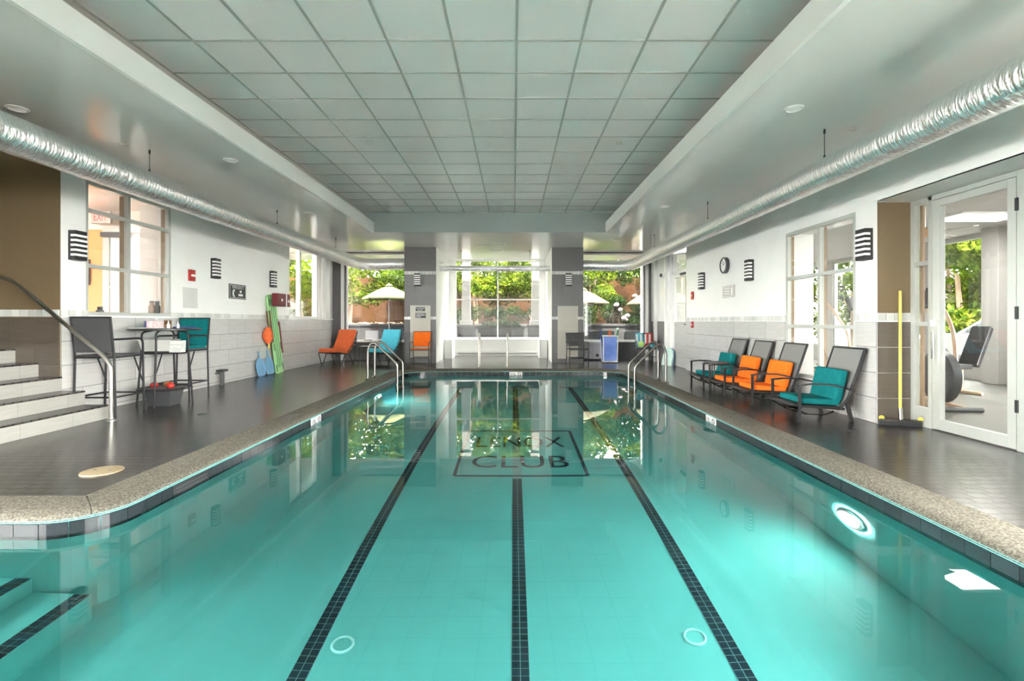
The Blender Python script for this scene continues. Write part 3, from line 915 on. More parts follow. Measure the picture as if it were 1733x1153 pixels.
struct(MB().box(LX, LX + 0.05, 14.62, 14.70, 1.29, SZ).box(LX, LX + 0.10, 15.05, 15.14, 1.29, SZ).box(-5.42, -5.33, FY - 0.06, FY, 0, SZ).build('trim_7', 'white_fr'), 'white corner posts at the far left')
struct(MB().box(RX - 0.06, RX, 13.95, 14.06, 0, SZ).box(RX - 0.10, RX, 14.9, 15.0, 0, SZ).box(4.15, 4.24, FY - 0.05, FY, 0, SZ).build('trim_8', 'white_fr'), 'white corner posts at the far right')
MBg = MB().box(RX - 0.012, RX - 0.001, 14.08, 15.55, 0, 1.22)
struct(MBg.build('trim_9', 'gtile'), 'grey tiled dado at the far right corner')
# baseboard heater in the bay
d = thing('baseboard_heater', 'long white slotted baseboard heater under the bay window', 'heater', (-0.56, BY - 0.10, 0))
MB().box(-1.45, 1.45, -0.02, 0.10, 0.0, 0.16).build('casing', 'white_fr', d, bevel=0.008)
for i in range(46): MB().box(-1.38 + i * 0.06, -1.345 + i * 0.06, -0.024, -0.019, 0.07, 0.11).build('slot', 'dgrey', d)
for x, lab in ((-2.14, 'white corner box at the left foot of the bay'), (0.98, 'white corner box at the right foot of the bay')):
    MBc = MB().box(x - 0.13, x + 0.13, 16.2, 17.0, 0.0, 0.62)
    tag(MBc.build('corner_box', 'white_fr', bevel=0.01), lab, 'box')

# ---- gym door with sidelight
DX = 4.76
dr = holder('door_1', 'grey aluminium glazed gym door with a narrow sidelight')
def dpart(nm, y0, y1, z0, z1, m='alu', x0=-0.03, x1=0.03):
    return MB().box(DX + x0, DX + x1, y0, y1, z0, z1).build(nm, m, dr, bevel=0.003)
dpart('frame_post', 5.84, 5.905, 0, 2.64); dpart('frame_post', 5.600, 5.652, 0, 2.64); dpart('frame_post', 4.55, 4.655, 0, 2.64)
dpart('frame_head', 4.655, 5.84, 2.585, 2.64)
for z0, z1 in ((0.0, 0.225), (1.165, 1.215), (1.865, 1.915)): dpart('sidelight_rail', 5.652, 5.84, z0, z1)
for z0, z1 in ((0.225, 1.165), (1.215, 1.865), (1.915, 2.585)): dpart('pane', 5.652, 5.84, z0, z1, 'glass', -0.002, 0.002)
dpart('sidelight_jamb', 5.80, 5.838, 0.23, 2.58, 'jamb', 0.03, 0.06)
dpart('door_stile', 5.495, 5.595, 0.012, 2.58); dpart('door_stile', 4.66, 4.745, 0.012, 2.58)
dpart('door_rail', 4.745, 5.495, 0.012, 0.125); dpart('door_rail', 4.745, 5.495, 2.50, 2.58)
dpart('door_pane', 4.745, 5.495, 0.125, 2.50, 'glass', -0.002, 0.002)
dpart('lock_box', 5.535, 5.60, 1.16, 1.235, 'white', -0.05, -0.03)
h = dpart('pull_handle', 5.54, 5.565, 0.80, 1.10, 'chrome', -0.075, -0.055)
for z in (0.42, 1.30, 2.32): dpart('hinge', 4.635, 4.662, z - 0.06, z + 0.06, 'black', -0.045, -0.028)
struct(MB().box(RX, RX + 0.42, 4.05, 5.91, 2.646, 2.66).build('trim_10', 'alu'), 'grey head lining of the gym door recess')
MB().box(DX - 0.03, DX + 0.03, 4.05, 4.55, 0, 2.64).build('door_panel', 'alu', dr)
# ---- far right door
d2 = holder('door_2', 'narrow white framed glass door at the far right')
def d2p(nm, y0, y1, z0, z1, m='white_fr', x0=-0.03, x1=0.03):
    return MB().box(RX + 0.10 + x0, RX + 0.10 + x1, y0, y1, z0, z1).build(nm, m, d2)
d2p('frame_post', 12.45, 12.51, 0, 3.30); d2p('frame_post', 13.69, 13.75, 0, 3.30); d2p('frame_head', 12.51, 13.69, 2.50, 2.58); d2p('frame_head', 12.51, 13.69, 3.24, 3.30)
d2p('transom_pane', 12.51, 13.69, 2.58, 3.24, 'glass', -0.002, 0.002)
d2p('door_stile', 12.52, 12.62, 0.01, 2.49); d2p('door_stile', 13.58, 13.68, 0.01, 2.49); d2p('door_rail', 12.62, 13.58, 0.01, 1.20, 'wtile'); d2p('door_rail', 12.62, 13.58, 2.40, 2.49)
d2p('door_pane', 12.62, 13.58, 1.20, 2.40, 'glass', -0.002, 0.002)
d2p('closer', 12.6, 12.95, 2.42, 2.48, 'dgrey', -0.09, -0.03); d2p('lever', 12.56, 12.70, 1.13, 1.16, 'dgrey', -0.08, -0.06)

# ================================================================== STAIRS, RAILS, DUCTS
stairs = struct(MB().box(-8.2, -5.10 - 0.29 * 5 - 0.02, 3.76, 6.22, 0, 0.87).build('stair_landing', 'dtile'), 'tiled stair flight rising to the left')
for k in range(5):
    x1 = -5.10 - 0.29 * k; z1 = 0.175 * (k + 1)
    st = MB().box(-8.2 if k == 9 else x1 - 0.31, x1, 3.76, 6.22, 0, z1 - 0.02).build('step', 'grout', stairs)
    MB().box(x1 - 0.31, x1 + 0.012, 3.76, 6.221, z1 - 0.02, z1).build('tread', 'deck', st, bevel=0.003)
    y = 6.22
    q = [0.24, 0.61, 0.61, 0.61, 0.39] if k % 2 else [0.5, 0.61, 0.61, 0.61, 0.13]
    for w in q:
        MB().box(x1, x1 + 0.010, y - w + 0.002, y - 0.002, z1 - 0.173, z1 - 0.021).build('riser_tile', 'stile', st, bevel=0.001)
        y -= w
rail = thing('handrail', 'bent brushed steel stair handrail on a single post', 'handrail', (-4.94, 6.08, 0))
MB().tube(fillet([(0, 0, 0.01), (0, 0, 0.68), (-0.10, 0, 0.80), (-1.24, 0, 1.75), (-1.95, 0, 1.78)], 0.12), 0.024, 12).build('rail', 'steel_l', rail, smooth=True)
MB().lathe([(0.055, 0.0), (0.055, 0.010), (0.032, 0.022), (0.032, 0.035)], 18).build('base_flange', 'steel_l', rail, smooth=True)
MB().tube([(-1.90, 0, 0.88), (-1.90, 0, 1.76)], 0.022, 10).build('upper_post', 'steel_l', rail, smooth=True)

def ladder(label, x, y, s):
    """Pair of pool grab rails; s points from the deck to the pool."""
    d = thing('pool_ladder', label, 'pool ladder', (x, y, 0))
    for k in range(2):
        dy = -0.26 + 0.52 * k
        pts = fillet([(0, dy, 0.01), (0, dy, 0.62), (s * 0.07, dy, 0.76), (s * 0.17, dy, 0.76), (s * 0.60, dy, 0.34), (s * 0.62, dy, 0.26), (s * 0.62, dy, -1.0)], 0.11)
        r = MB().tube(pts, 0.024, 12).build('grab_rail', 'steel', d, smooth=True)
        MB().lathe([(0.06, 0.0), (0.055, 0.010), (0.03, 0.022)], 16, (0, dy, 0.008)).build('base_flange', 'steel', r, smooth=True)
    for z in (-0.35, -0.62, -0.89):
        MB().box(s * 0.62 - 0.05, s * 0.62 + 0.05, -0.26, 0.26, z - 0.02, z).build('tread', 'steel', d)
ladder('left pair of bent steel grab rails into the pool', -3.05, 10.62, 1)
ladder('right pair of bent steel grab rails into the pool', 3.03, 10.10, -1)
for x, lab in ((-0.93, 'left upright steel handrail at the far pool end'), (-0.165, 'right upright steel handrail at the far pool end')):
    d = thing('pool_handrail', lab, 'handrail', (x, 13.75, 0), 0, 'far end handrails')
    MB().tube(fillet([(0, 0, 0.01), (0, 0, 0.78), (0, -0.10, 0.88), (0, -0.40, 0.88), (0, -0.52, 0.70), (0, -0.52, 0.01)], 0.12), 0.022, 12).build('rail', 'steel_l', d, smooth=True)
    for y in (0, -0.52): MB().lathe([(0.055, 0.0), (0.05, 0.010), (0.03, 0.022)], 16, (0, y, 0.002)).build('base_flange', 'steel_l', d, smooth=True)

# foil ducts, bent towards the bay columns
def duct(label, pts, r, hangers):
    d = thing('air_duct', label, 'duct', (0, 0, 0), 0, 'foil air ducts')
    path = fillet(pts, 0.55, 10)
    fine = []
    for a, b in zip(path[:-1], path[1:]):
        L_ = (b - a).length; k = max(1, int(L_ / 0.06))
        fine += [a.lerp(b, i / k) for i in range(k)]
    fine.append(path[-1])
    rs = [r * (1 + random.uniform(-0.010, 0.010)) for _ in fine]
    n = 32
    mb = MB().tube(fine, rs, n)
    me = bpy.data.meshes.new('duct_skin'); me.from_pydata(mb.v, [], mb.f)
    bm = bmesh.new(); bm.from_mesh(me)
    uvl = bm.loops.layers.uv.new('along')
    dist = [0.0]
    for a, b in zip(fine[:-1], fine[1:]): dist.append(dist[-1] + (b - a).length)
    for f in bm.faces:
        if len(f.verts) > 4: continue
        ks = [v.index % n for v in f.verts]
        wrap = max(ks) == n - 1 and min(ks) == 0
        for lp in f.loops:
            i, k = divmod(lp.vert.index, n)
            if wrap and k == 0: k = n
            lp[uvl].uv = (k / n * 2.0, dist[i])
    bmesh.ops.recalc_face_normals(bm, faces=bm.faces[:])
    bm.to_mesh(me); bm.free()
    me.materials.append(M['duct']); me.shade_smooth(); me.set_sharp_from_angle(angle=math.radians(60))
    put(me, 'duct_skin', d)
    for x, y, zc in hangers:
        w = MB().tube([(x, y, zc + r * 0.98), (x, y, SZ)], 0.004, 6).build('hanger_wire', 'dark', d)
        MB().tube([(x, y, SZ - 0.05), (x, y, SZ)], 0.012, 8).build('ceiling_anchor', 'dark', w)
        MB().tube([(x, y, zc + r * 0.96), (x, y, zc + r + 0.04)], 0.012, 8).build('duct_clip', 'dark', w)
duct('left foil air duct hung from the soffit', [(-4.63, -7.5, 2.94), (-4.63, 15.05, 2.94), (-3.24, 15.05, 2.97)], 0.175, [(-4.63, 3.0, 2.94), (-4.63, 6.3, 2.94), (-4.63, 9.7, 2.94), (-4.63, 12.9, 2.94)])
duct('right foil air duct hung from the soffit', [(3.53, -7.5, 2.90), (3.53, 15.05, 2.90), (2.08, 15.05, 2.92)], 0.162, [(3.53, 2.4, 2.90), (3.53, 5.62, 2.90), (3.53, 9.0, 2.90), (3.53, 12.4, 2.90)])
duct('thin foil air duct across the bay opening', [(-2.26, 15.2, 2.84), (1.12, 15.2, 2.84)], 0.085, [(-1.6, 15.2, 2.84), (0.5, 15.2, 2.84)])

# ================================================================== LOBBY beyond the left window
struct(MB().box(-12, LX - 0.22, 6.45, 9.9, 0.80, 0.87).build('floor_lobby', 'lobby_wh'), 'pale lobby floor')
struct(MB().box(-12, LX - 0.22, 6.45, 9.9, 3.52, 3.60).build('ceiling_lobby', 'lobby_wh'), 'pale lobby ceiling')
struct(MB().box(-12, LX - 0.22, 9.8, 10.0, 0, 3.6).build('wall_lobby_back', 'lobby_wh'), 'warm white back wall of the lobby')
struct(MB().box(-12.2, -12, 6.3, 10.0, 0, 3.6).build('wall_lobby_end', 'lobby_or'), 'orange end wall of the lobby')
struct(MB().box(-12, -9.0, 6.45, 6.55, 0.8, 3.6).build('wall_lobby_near', 'lobby_or'), 'orange near wall of the lobby')
MBo = MB().box(-10.4, -8.02, 9.70, 9.80, 0.87, 3.02)
struct(MBo.build('wall_lobby_orange', 'lobby_or'), 'orange painted panel of the lobby back wall')
struct(MB().box(-7.10, -6.72, 9.66, 9.80, 0.87, 3.02).build('wall_lobby_strip', 'lobby_or'), 'orange strip beside the lobby door')
d = holder('door_3', 'white glazed lobby door with a closer')
for a in ((-8.02, -7.90, 0.87, 3.06), (-7.22, -7.10, 0.87, 3.06)): MB().box(a[0], a[1], 9.66, 9.78, a[2], a[3]).build('frame_post', 'alu', d)
MB().box(-7.90, -7.22, 9.66, 9.78, 2.95, 3.06).build('frame_head', 'alu', d)
MB().box(-7.90, -7.22, 9.70, 9.74, 0.87, 2.95).build('door_leaf', 'lamp' if False else 'white', d)
MB().box(-8.0, -7.5, 9.58, 9.66, 2.86, 2.95).build('closer', 'dgrey', d)
MB().box(-7.86, -7.26, 9.62, 9.65, 1.86, 1.90).build('push_bar', 'alu', d)
d = thing('exit_sign', 'red lettered exit sign hanging over the orange lobby wall', 'exit sign', (-8.00, 9.62, 3.12))
MB().box(-0.19, 0.19, -0.03, 0.03, 0.0, 0.24).build('case', 'lobby_grey', d, bevel=0.01)
t = text_mb('EXIT', 0.26, 0.14); t.v = [(v[0] - 0.13, -0.032, v[2] + 0.05) for v in t.v]; t.build('lettering', 'exit', d)
d = thing('picture_frame', 'small framed notice on the orange lobby wall', 'picture', (-8.42, 9.66, 1.95))
MB().box(-0.15, 0.15, -0.02, 0.02, -0.02, 0.48).build('frame', 'dgrey', d); MB().box(-0.12, 0.12, -0.025, -0.019, 0.02, 0.44).build('print', 'paper', d)
tag(MB().box(-6.72, -6.35, 8.9, 9.7, 0.87, 3.30).build('lobby_cabinet', 'lobby_grey', bevel=0.01), 'tall grey cabinet column standing in the lobby', 'cabinet')
d = thing('lobby_lamp', 'round lit ceiling lamp in the lobby', 'ceiling lamp', (-7.30, 8.9, 3.52))
MB().lathe([(0.17, 0.0), (0.16, -0.02), (0.13, -0.03)], 24).build('ring', 'white', d, smooth=True)
MB().lathe([(0.125, -0.020), (0.12, -0.034)], 24).build('lens', 'lamp', d)
ld = bpy.data.lights.new('lobby_lamp_light', 'POINT'); ld.energy = 2.2; ld.color = (1.0, 0.86, 0.72); ld.shadow_soft_size = 0.15
lo = bpy.data.objects.new('lobby_lamp_light', ld); C.objects.link(lo); lo.parent = d; lo.location = (-0.6, -0.6, -0.35)

# ================================================================== GYM beyond the right wall
GX = 9.6
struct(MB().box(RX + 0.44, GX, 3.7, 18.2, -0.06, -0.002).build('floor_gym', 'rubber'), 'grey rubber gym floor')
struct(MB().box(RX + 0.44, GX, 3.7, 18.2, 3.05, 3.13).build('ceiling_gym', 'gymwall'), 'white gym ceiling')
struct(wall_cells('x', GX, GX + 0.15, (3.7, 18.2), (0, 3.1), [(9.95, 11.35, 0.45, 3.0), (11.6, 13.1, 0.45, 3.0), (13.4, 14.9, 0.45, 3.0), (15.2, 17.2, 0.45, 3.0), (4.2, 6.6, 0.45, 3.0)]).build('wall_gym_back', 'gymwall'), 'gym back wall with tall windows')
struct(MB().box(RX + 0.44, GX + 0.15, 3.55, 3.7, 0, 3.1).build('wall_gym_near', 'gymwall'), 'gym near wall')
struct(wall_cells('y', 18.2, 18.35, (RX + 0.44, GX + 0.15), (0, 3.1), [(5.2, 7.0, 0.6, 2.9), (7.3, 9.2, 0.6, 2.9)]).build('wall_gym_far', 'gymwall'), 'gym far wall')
for i, (a, b) in enumerate(((9.95, 11.35), (11.6, 13.1), (13.4, 14.9), (15.2, 17.2))):
    window('window_%d' % (12 + i), 'x', GX + 0.07, (a, b), (0.45, 3.0), [], [], 'alu', 0.06, 0.08, None, '%s tall gym window seen through the glass door' % ('nearest', 'second', 'third', 'fourth')[i])
tag(MB().box(9.3, 9.58, 9.5, 9.85, 0, 3.05).build('gym_pillar', 'gymwall', bevel=0.01), 'square white pillar beside the gym window', 'pillar')
d = thing('gym_ceiling_light', 'flat lit ceiling panel in the gym', 'ceiling lamp', (8.1, 8.6, 3.05))
MB().box(-0.62, 0.62, -0.35, 0.35, -0.03, 0.0).build('frame', 'white', d); MB().box(-0.58, 0.58, -0.31, 0.31, -0.034, -0.03).build('diffuser', 'lamp', d)
ld = bpy.data.lights.new('gym_light', 'AREA'); ld.shape = 'RECTANGLE'; ld.size = 1.1; ld.size_y = 0.6; ld.energy = 6; ld.color = (1, 0.97, 0.93)
lo = bpy.data.objects.new('gym_light', ld); C.objects.link(lo); lo.parent = d; lo.location = (0, 0, -0.06)
d = thing('ceiling_fan', 'wooden ceiling fan with long blades in the gym', 'ceiling fan', (6.55, 7.9, 2.62), 0.35)
MB().tube([(0, 0, 0.08), (0, 0, 0.43)], 0.02, 8).build('rod', 'white', d); MB().lathe([(0.04, -0.06), (0.12, -0.03), (0.12, 0.05), (0.05, 0.09)], 18).build('motor', 'wood', d, smooth=True)
for k in range(4):
    a = k * PI / 2
    MB().box(0.10, 0.68, -0.065, 0.065, 0.0, 0.012).xf(Matrix.Rotation(a, 4, 'Z') @ Matrix.Rotation(0.15, 4, 'X')).build('blade', 'lobby_grey', d)
def elliptical(label, loc, rz):
    d = thing('elliptical_trainer', label, 'exercise machine', loc, rz, 'gym machines')
    MB().tube([(-0.85, 0.22, 0.05), (0.75, 0.12, 0.05)], 0.035, 8).tube([(-0.85, -0.22, 0.05), (0.75, -0.12, 0.05)], 0.035, 8).build('base_rail', 'machine', d, smooth=True)
    MB().tube([(-0.85, -0.33, 0.04), (-0.85, 0.33, 0.04)], 0.035, 8).build('rear_foot', 'dgrey', d, smooth=True); MB().tube([(0.75, -0.30, 0.04), (0.75, 0.30, 0.04)], 0.035, 8).build('front_foot', 'dgrey', d, smooth=True)
    MB().lathe([(0.30, -0.09), (0.36, -0.05), (0.36, 0.05), (0.30, 0.09)], 24).xf(Matrix.Translation((0.42, 0, 0.45)) @ Matrix.Rotation(PI / 2, 4, 'X')).build('flywheel_housing', 'dgrey', d, smooth=True)
    MB().tube(fillet([(0.38, 0, 0.5), (0.30, 0, 1.1), (0.18, 0, 1.5)], 0.2), 0.045, 10).build('mast', 'machine', d, smooth=True)
    MB().box(0.05, 0.14, -0.17, 0.17, -0.13, 0.13).xf(Matrix.Translation((0.1, 0, 1.5)) @ Matrix.Rotation(-0.4, 4, 'Y')).build('console', 'black', d, bevel=0.02)
    for s in (-1, 1):
        MB().tube(fillet([(0.32, s * 0.26, 0.35), (0.26, s * 0.28, 1.0), (0.05, s * 0.30, 1.35), (-0.22, s * 0.27, 1.62)], 0.18), 0.026, 8).build('arm_lever', 'machine', d, smooth=True)
        MB().tube([(-0.22, s * 0.27, 1.62), (-0.30, s * 0.26, 1.72)], 0.032, 8).build('grip', 'black', d, smooth=True)
        MB().tube([(0.32, s * 0.24, 0.35), (-0.75, s * 0.20, 0.28 + 0.07 * s)], 0.03, 8).build('pedal_arm', 'machine', d, smooth=True)
        MB().box(-0.42, -0.08, s * 0.22 - 0.07, s * 0.22 + 0.07, 0.33 + 0.04 * s, 0.37 + 0.04 * s).build('pedal', 'black', d, bevel=0.01)
    return d
elliptical('beige and black elliptical trainer just inside the glass door', (6.05, 7.35, 0), math.radians(-100))
elliptical('beige and black elliptical trainer behind the gym window', (6.3, 9.4, 0), math.radians(-70))
def weight_bench(label, loc, rz):
    d = thing('weight_bench', label, 'gym bench', loc, rz)
    MB().box(-0.6, 0.35, -0.14, 0.14, 0.42, 0.50).build('seat_pad', 'black', d, bevel=0.02)
    MB().box(-0.05, 0.05, -0.14, 0.14, 0.0, 0.75).xf(Matrix.Translation((0.48, 0, 0.46)) @ Matrix.Rotation(0.5, 4, 'Y')).build('back_pad', 'black', d, bevel=0.02)
    for x in (-0.5, 0.3): MB().tube([(x, -0.3, 0.03), (x, 0.3, 0.03)], 0.03, 8).build('foot_bar', 'machine', d, smooth=True); MB().tube([(x, 0, 0.03), (x, 0, 0.43)], 0.03, 8).build('leg', 'machine', d, smooth=True)
    MB().tube([(-0.5, 0, 0.2), (0.3, 0, 0.2)], 0.025, 8).build('stretcher', 'machine', d, smooth=True)
weight_bench('low black padded weight bench inside the glass door', (7.3, 8.3, 0), 0.3)

# ================================================================== GARDEN
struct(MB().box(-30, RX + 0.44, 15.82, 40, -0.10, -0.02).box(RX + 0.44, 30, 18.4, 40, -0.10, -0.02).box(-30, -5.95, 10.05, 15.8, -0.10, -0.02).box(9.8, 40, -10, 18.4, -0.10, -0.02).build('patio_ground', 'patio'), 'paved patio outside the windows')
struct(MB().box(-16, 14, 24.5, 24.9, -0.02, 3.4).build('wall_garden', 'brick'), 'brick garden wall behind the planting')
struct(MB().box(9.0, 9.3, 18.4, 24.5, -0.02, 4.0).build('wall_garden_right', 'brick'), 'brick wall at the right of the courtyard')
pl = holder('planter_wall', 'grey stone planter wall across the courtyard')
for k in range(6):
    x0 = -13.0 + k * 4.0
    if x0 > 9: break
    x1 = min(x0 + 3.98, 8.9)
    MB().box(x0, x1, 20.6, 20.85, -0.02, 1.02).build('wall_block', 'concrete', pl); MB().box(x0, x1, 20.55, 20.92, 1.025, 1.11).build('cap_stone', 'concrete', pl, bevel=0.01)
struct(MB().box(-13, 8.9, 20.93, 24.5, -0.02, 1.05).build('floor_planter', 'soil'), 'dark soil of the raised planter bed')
# building wing seen at the right of the courtyard
wing = struct(MB().box(4.80, 5.1, 18.36, 18.7, 0, 4).box(5.5, 5.9, 18.36, 18.7, 0, 4).build('trim_11', 'paint'), 'white wing pilasters outside the far right window')

def leaves(mb, centers, count, size, rnd, flat=0.0):
    for _ in range(count):
        c, r = rnd.choice(centers)
        while True:
            p = Vector((rnd.uniform(-1, 1), rnd.uniform(-1, 1), rnd.uniform(-1, 1)))
            if 0.2 < p.length < 1: break
        p = Vector((p.x * r[0], p.y * r[1], p.z * r[2])) + Vector(c)
        p.z = max(p.z, size + 0.03)
        n = Vector((rnd.gauss(0, 1), rnd.gauss(-0.3, 1), rnd.gauss(0.7, 1))).normalized()
        a = n.orthogonal().normalized()
        a.rotate(Matrix.Rotation(rnd.uniform(0, 2 * PI), 3, n))
        b = n.cross(a)
        s = size * rnd.uniform(0.6, 1.25)
        k = len(mb.v)
        mb.v += [tuple(p - a * s), tuple(p + b * s * 0.42), tuple(p + a * s), tuple(p - b * s * 0.42)]
        mb.f.append((k, k + 1, k + 2, k + 3))
def tree(label, x, y, h, blobs, count, size, m, seed, z0=1.05, name='tree', trunk=0.07, lean=0.2, stems=2, group='courtyard trees'):
    rnd = random.Random(seed)
    d = thing(name, label, 'tree' if name == 'tree' else 'shrub', (x, y, z0), 0, group)
    for s in range(stems):
        dx = rnd.uniform(-lean, lean) + (s - (stems - 1) / 2) * 0.25
        MB().tube(fillet([(0.05 * s, 0, -0.02), (0.06 * s + dx * 0.25, 0, h * 0.35), (dx, rnd.uniform(-0.1, 0.1), h * 0.75)], 0.3, 4), [trunk * (1 - 0.06 * i) for i in range(8)], 7).build('trunk', 'bark', d, smooth=True)
    mb = MB(); leaves(mb, blobs, count, size, rnd)
    me = bpy.data.meshes.new('crown'); me.from_pydata(mb.v, [], mb.f); me.materials.append(M[m]); put(me, 'crown', d)
    return d
def crown(rnd, w, h0, h1, dep, k):
    return [((rnd.uniform(-w, w), rnd.uniform(-dep, dep), rnd.uniform(h0, h1)), (rnd.uniform(0.4, 0.8), rnd.uniform(0.4, 0.7), rnd.uniform(0.3, 0.55))) for _ in range(k)]
R_ = random.Random(5)
tree('sunny tree with two leaning stems left in the courtyard', -7.3, 22.0, 3.0, crown(R_, 1.5, 1.2, 3.2, 0.9, 20), 6500, 0.085, 'leaf_b', 1)
tree('dense green tree behind the left parasol', -4.6, 23.2, 3.2, crown(R_, 1.7, 1.5, 3.3, 0.8, 22), 6500, 0.085, 'leaf_m', 2)
tree('leafy tree hanging over the left half of the bay window', -1.7, 22.4, 3.2, crown(R_, 1.5, 1.25, 3.3, 0.8, 22), 6000, 0.085, 'leaf_b', 3)
tree('leafy tree hanging over the right half of the bay window', 1.1, 22.6, 3.2, crown(R_, 1.5, 1.15, 3.3, 0.8, 22), 6000, 0.085, 'leaf_b', 4)
tree('bright green tree at the left edge of the far right window', 3.5, 22.4, 3.2, crown(R_, 1.0, 1.0, 3.3, 0.8, 20), 5500, 0.085, 'leaf_b', 5)
tree('dark green tree behind the far right window', 6.3, 23.4, 3.2, crown(R_, 1.7, 1.7, 3.3, 0.6, 20), 4500, 0.085, 'leaf_d', 6)
tree('green tree outside the left garden window', -9.6, 19.0, 3.0, crown(R_, 1.8, 1.4, 4.0, 1.2, 26), 7000, 0.085, 'leaf_b', 7, z0=0)
tree('tree beyond the left garden window at the courtyard end', -15.0, 18.6, 3.2, crown(R_, 1.8, 1.0, 4.2, 1.2, 26), 6000, 0.09, 'leaf_m', 8, z0=0)
for x, w, m, sd, lab in ((-1.95, 0.5, 'leaf_d', 21, 'round dark shrub left of the bay planter'), (0.75, 0.7, 'leaf_d', 22, 'round dark shrub right of the bay planter'), (-0.5, 0.6, 'leaf_d', 23, 'low dark hedge in the middle of the planter'), (2.6, 0.5, 'leaf_m', 24, 'small green shrub beside the right column'), (3.0, 0.45, 'leaf_d', 26, 'low dark shrub below the right parasol')):
    rr = random.Random(sd)
    tree(lab, x, 21.6, 0.6, [((rr.uniform(-w, w), rr.uniform(-0.2, 0.2), rr.uniform(0.15, 0.75)), (0.3, 0.25, 0.22)) for _ in range(10)], 1500, 0.06, m, sd, name='shrub', trunk=0.03, group='planter shrubs')
def hydrangea(label, x, y, sd, w, hh):
    rr = random.Random(sd)
    d = tree(label, x, y, 0.8, [((rr.uniform(-w, w), rr.uniform(-0.25, 0.25), rr.uniform(0.1, hh)), (0.32, 0.28, 0.25)) for _ in range(14)], 2600, 0.07, 'leaf_d', sd, name='shrub', trunk=0.03, group='flowering shrubs')
    for _ in range(9):
        MB().ball((rr.uniform(-w, w), -0.35 + rr.uniform(-0.1, 0.1), rr.uniform(0.2, hh + 0.1)), rr.uniform(0.08, 0.12), 10, 0.8).build('bloom', 'bloom', d, smooth=True)
hydrangea('taller hydrangea with pale pink blooms in the right planter', 4.6, 21.4, 31, 0.65, 1.15)
hydrangea('lower hydrangea with pink blooms at the right edge of the planter', 6.0, 21.6, 32, 0.6, 0.8)
d = thing('planter_box', 'long black planter box between the two pergola columns', 'planter', (-0.48, 19.6, -0.02))
MB().box(-0.90, 0.90, -0.22, 0.22, 0, 0.92).build('box', 'soil', d, bevel=0.01); MB().box(-0.94, 0.94, -0.26, 0.26, 0.92, 1.0).build('rim', 'soil', d, bevel=0.01)
rr = random.Random(77); mb = MB(); leaves(mb, [((rr.uniform(-0.85, 0.85), 0, 1.10), (0.2, 0.16, 0.14)) for _ in range(12)], 1500, 0.05, rr)
me = bpy.data.meshes.new('hedge'); me.from_pydata(mb.v, [], mb.f); me.materials.append(M['leaf_d']); put(me, 'hedge', d)
# pale pebbles and flowers along the planter
mb = MB(); rr = random.Random(9)
for _ in range(260):
    mb.ball((rr.uniform(-12.5, -2.2), rr.uniform(21.02, 21.45), 1.09 + rr.uniform(0, 0.06)), rr.uniform(0.03, 0.07), 6, 0.7)
tag(mb.build('planter_flowers', 'petal', smooth=True), 'pale low flowers and stones scattered along the planter bed', 'flowers', kind='stuff')
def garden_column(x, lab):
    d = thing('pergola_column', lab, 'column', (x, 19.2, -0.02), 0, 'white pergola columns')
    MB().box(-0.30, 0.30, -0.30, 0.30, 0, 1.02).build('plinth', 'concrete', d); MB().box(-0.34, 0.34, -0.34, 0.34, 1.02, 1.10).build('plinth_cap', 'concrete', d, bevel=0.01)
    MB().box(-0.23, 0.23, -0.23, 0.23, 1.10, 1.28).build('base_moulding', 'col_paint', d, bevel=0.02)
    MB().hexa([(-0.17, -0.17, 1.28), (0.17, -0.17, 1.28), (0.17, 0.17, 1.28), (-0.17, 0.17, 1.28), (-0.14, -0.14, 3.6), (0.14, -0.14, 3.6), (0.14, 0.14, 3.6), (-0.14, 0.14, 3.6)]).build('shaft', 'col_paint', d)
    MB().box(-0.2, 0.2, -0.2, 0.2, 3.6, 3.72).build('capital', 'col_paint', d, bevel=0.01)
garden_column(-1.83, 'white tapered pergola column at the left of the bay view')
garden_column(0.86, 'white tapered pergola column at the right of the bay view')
def parasol(x, y, r, lab, m, zr=2.16, zt=2.68):
    d = thing('parasol', lab, 'parasol', (x, y, -0.02), 0.2, 'patio parasols')
    MB().tube([(0, 0, 0.05), (0, 0, zt + 0.04)], 0.022, 8).build('pole', 'dgrey', d, smooth=True)
    MB().lathe([(0.28, 0), (0.28, 0.05), (0.05, 0.09)], 20).build('base', 'dgrey', d, smooth=True)
    mb = MB()
    n = 8
    apex = len(mb.v); mb.v.append((0, 0, zt))
    ring1 = [(r * 0.5 * math.cos(2 * PI * k / n), r * 0.5 * math.sin(2 * PI * k / n), zr + (zt - zr) * 0.58) for k in range(n)]
    ring2 = [(r * math.cos(2 * PI * k / n), r * math.sin(2 * PI * k / n), zr) for k in range(n)]
    ring3 = [(p[0], p[1], zr - 0.05) for p in ring2]
    mb.v += ring1 + ring2 + ring3
    for k in range(n):
        k2 = (k + 1) % n
        mb.f += [(0, 1 + k, 1 + k2), (1 + k, 1 + n + k, 1 + n + k2, 1 + k2), (1 + n + k, 1 + 2 * n + k, 1 + 2 * n + k2, 1 + n + k2)]
    c = mb.build('canopy', m, d)
    for k in range(n): MB().tube([(0, 0, zt - 0.10), (ring2[k][0] * 0.98, ring2[k][1] * 0.98, zr - 0.015)], 0.008, 5).build('rib', 'alu', d)
    MB().lathe([(0.16, 0.0), (0.03, 0.07), (0.02, 0.10)], 12, (0, 0, zt - 0.005)).build('vent_cap', m, d)
parasol(-5.00, 19.9, 1.05, 'yellow green parasol outside the far left window', 'canopy')
parasol(2.75, 19.6, 1.12, 'cream parasol just right of the right column', 'canopy2', 1.95, 2.5)
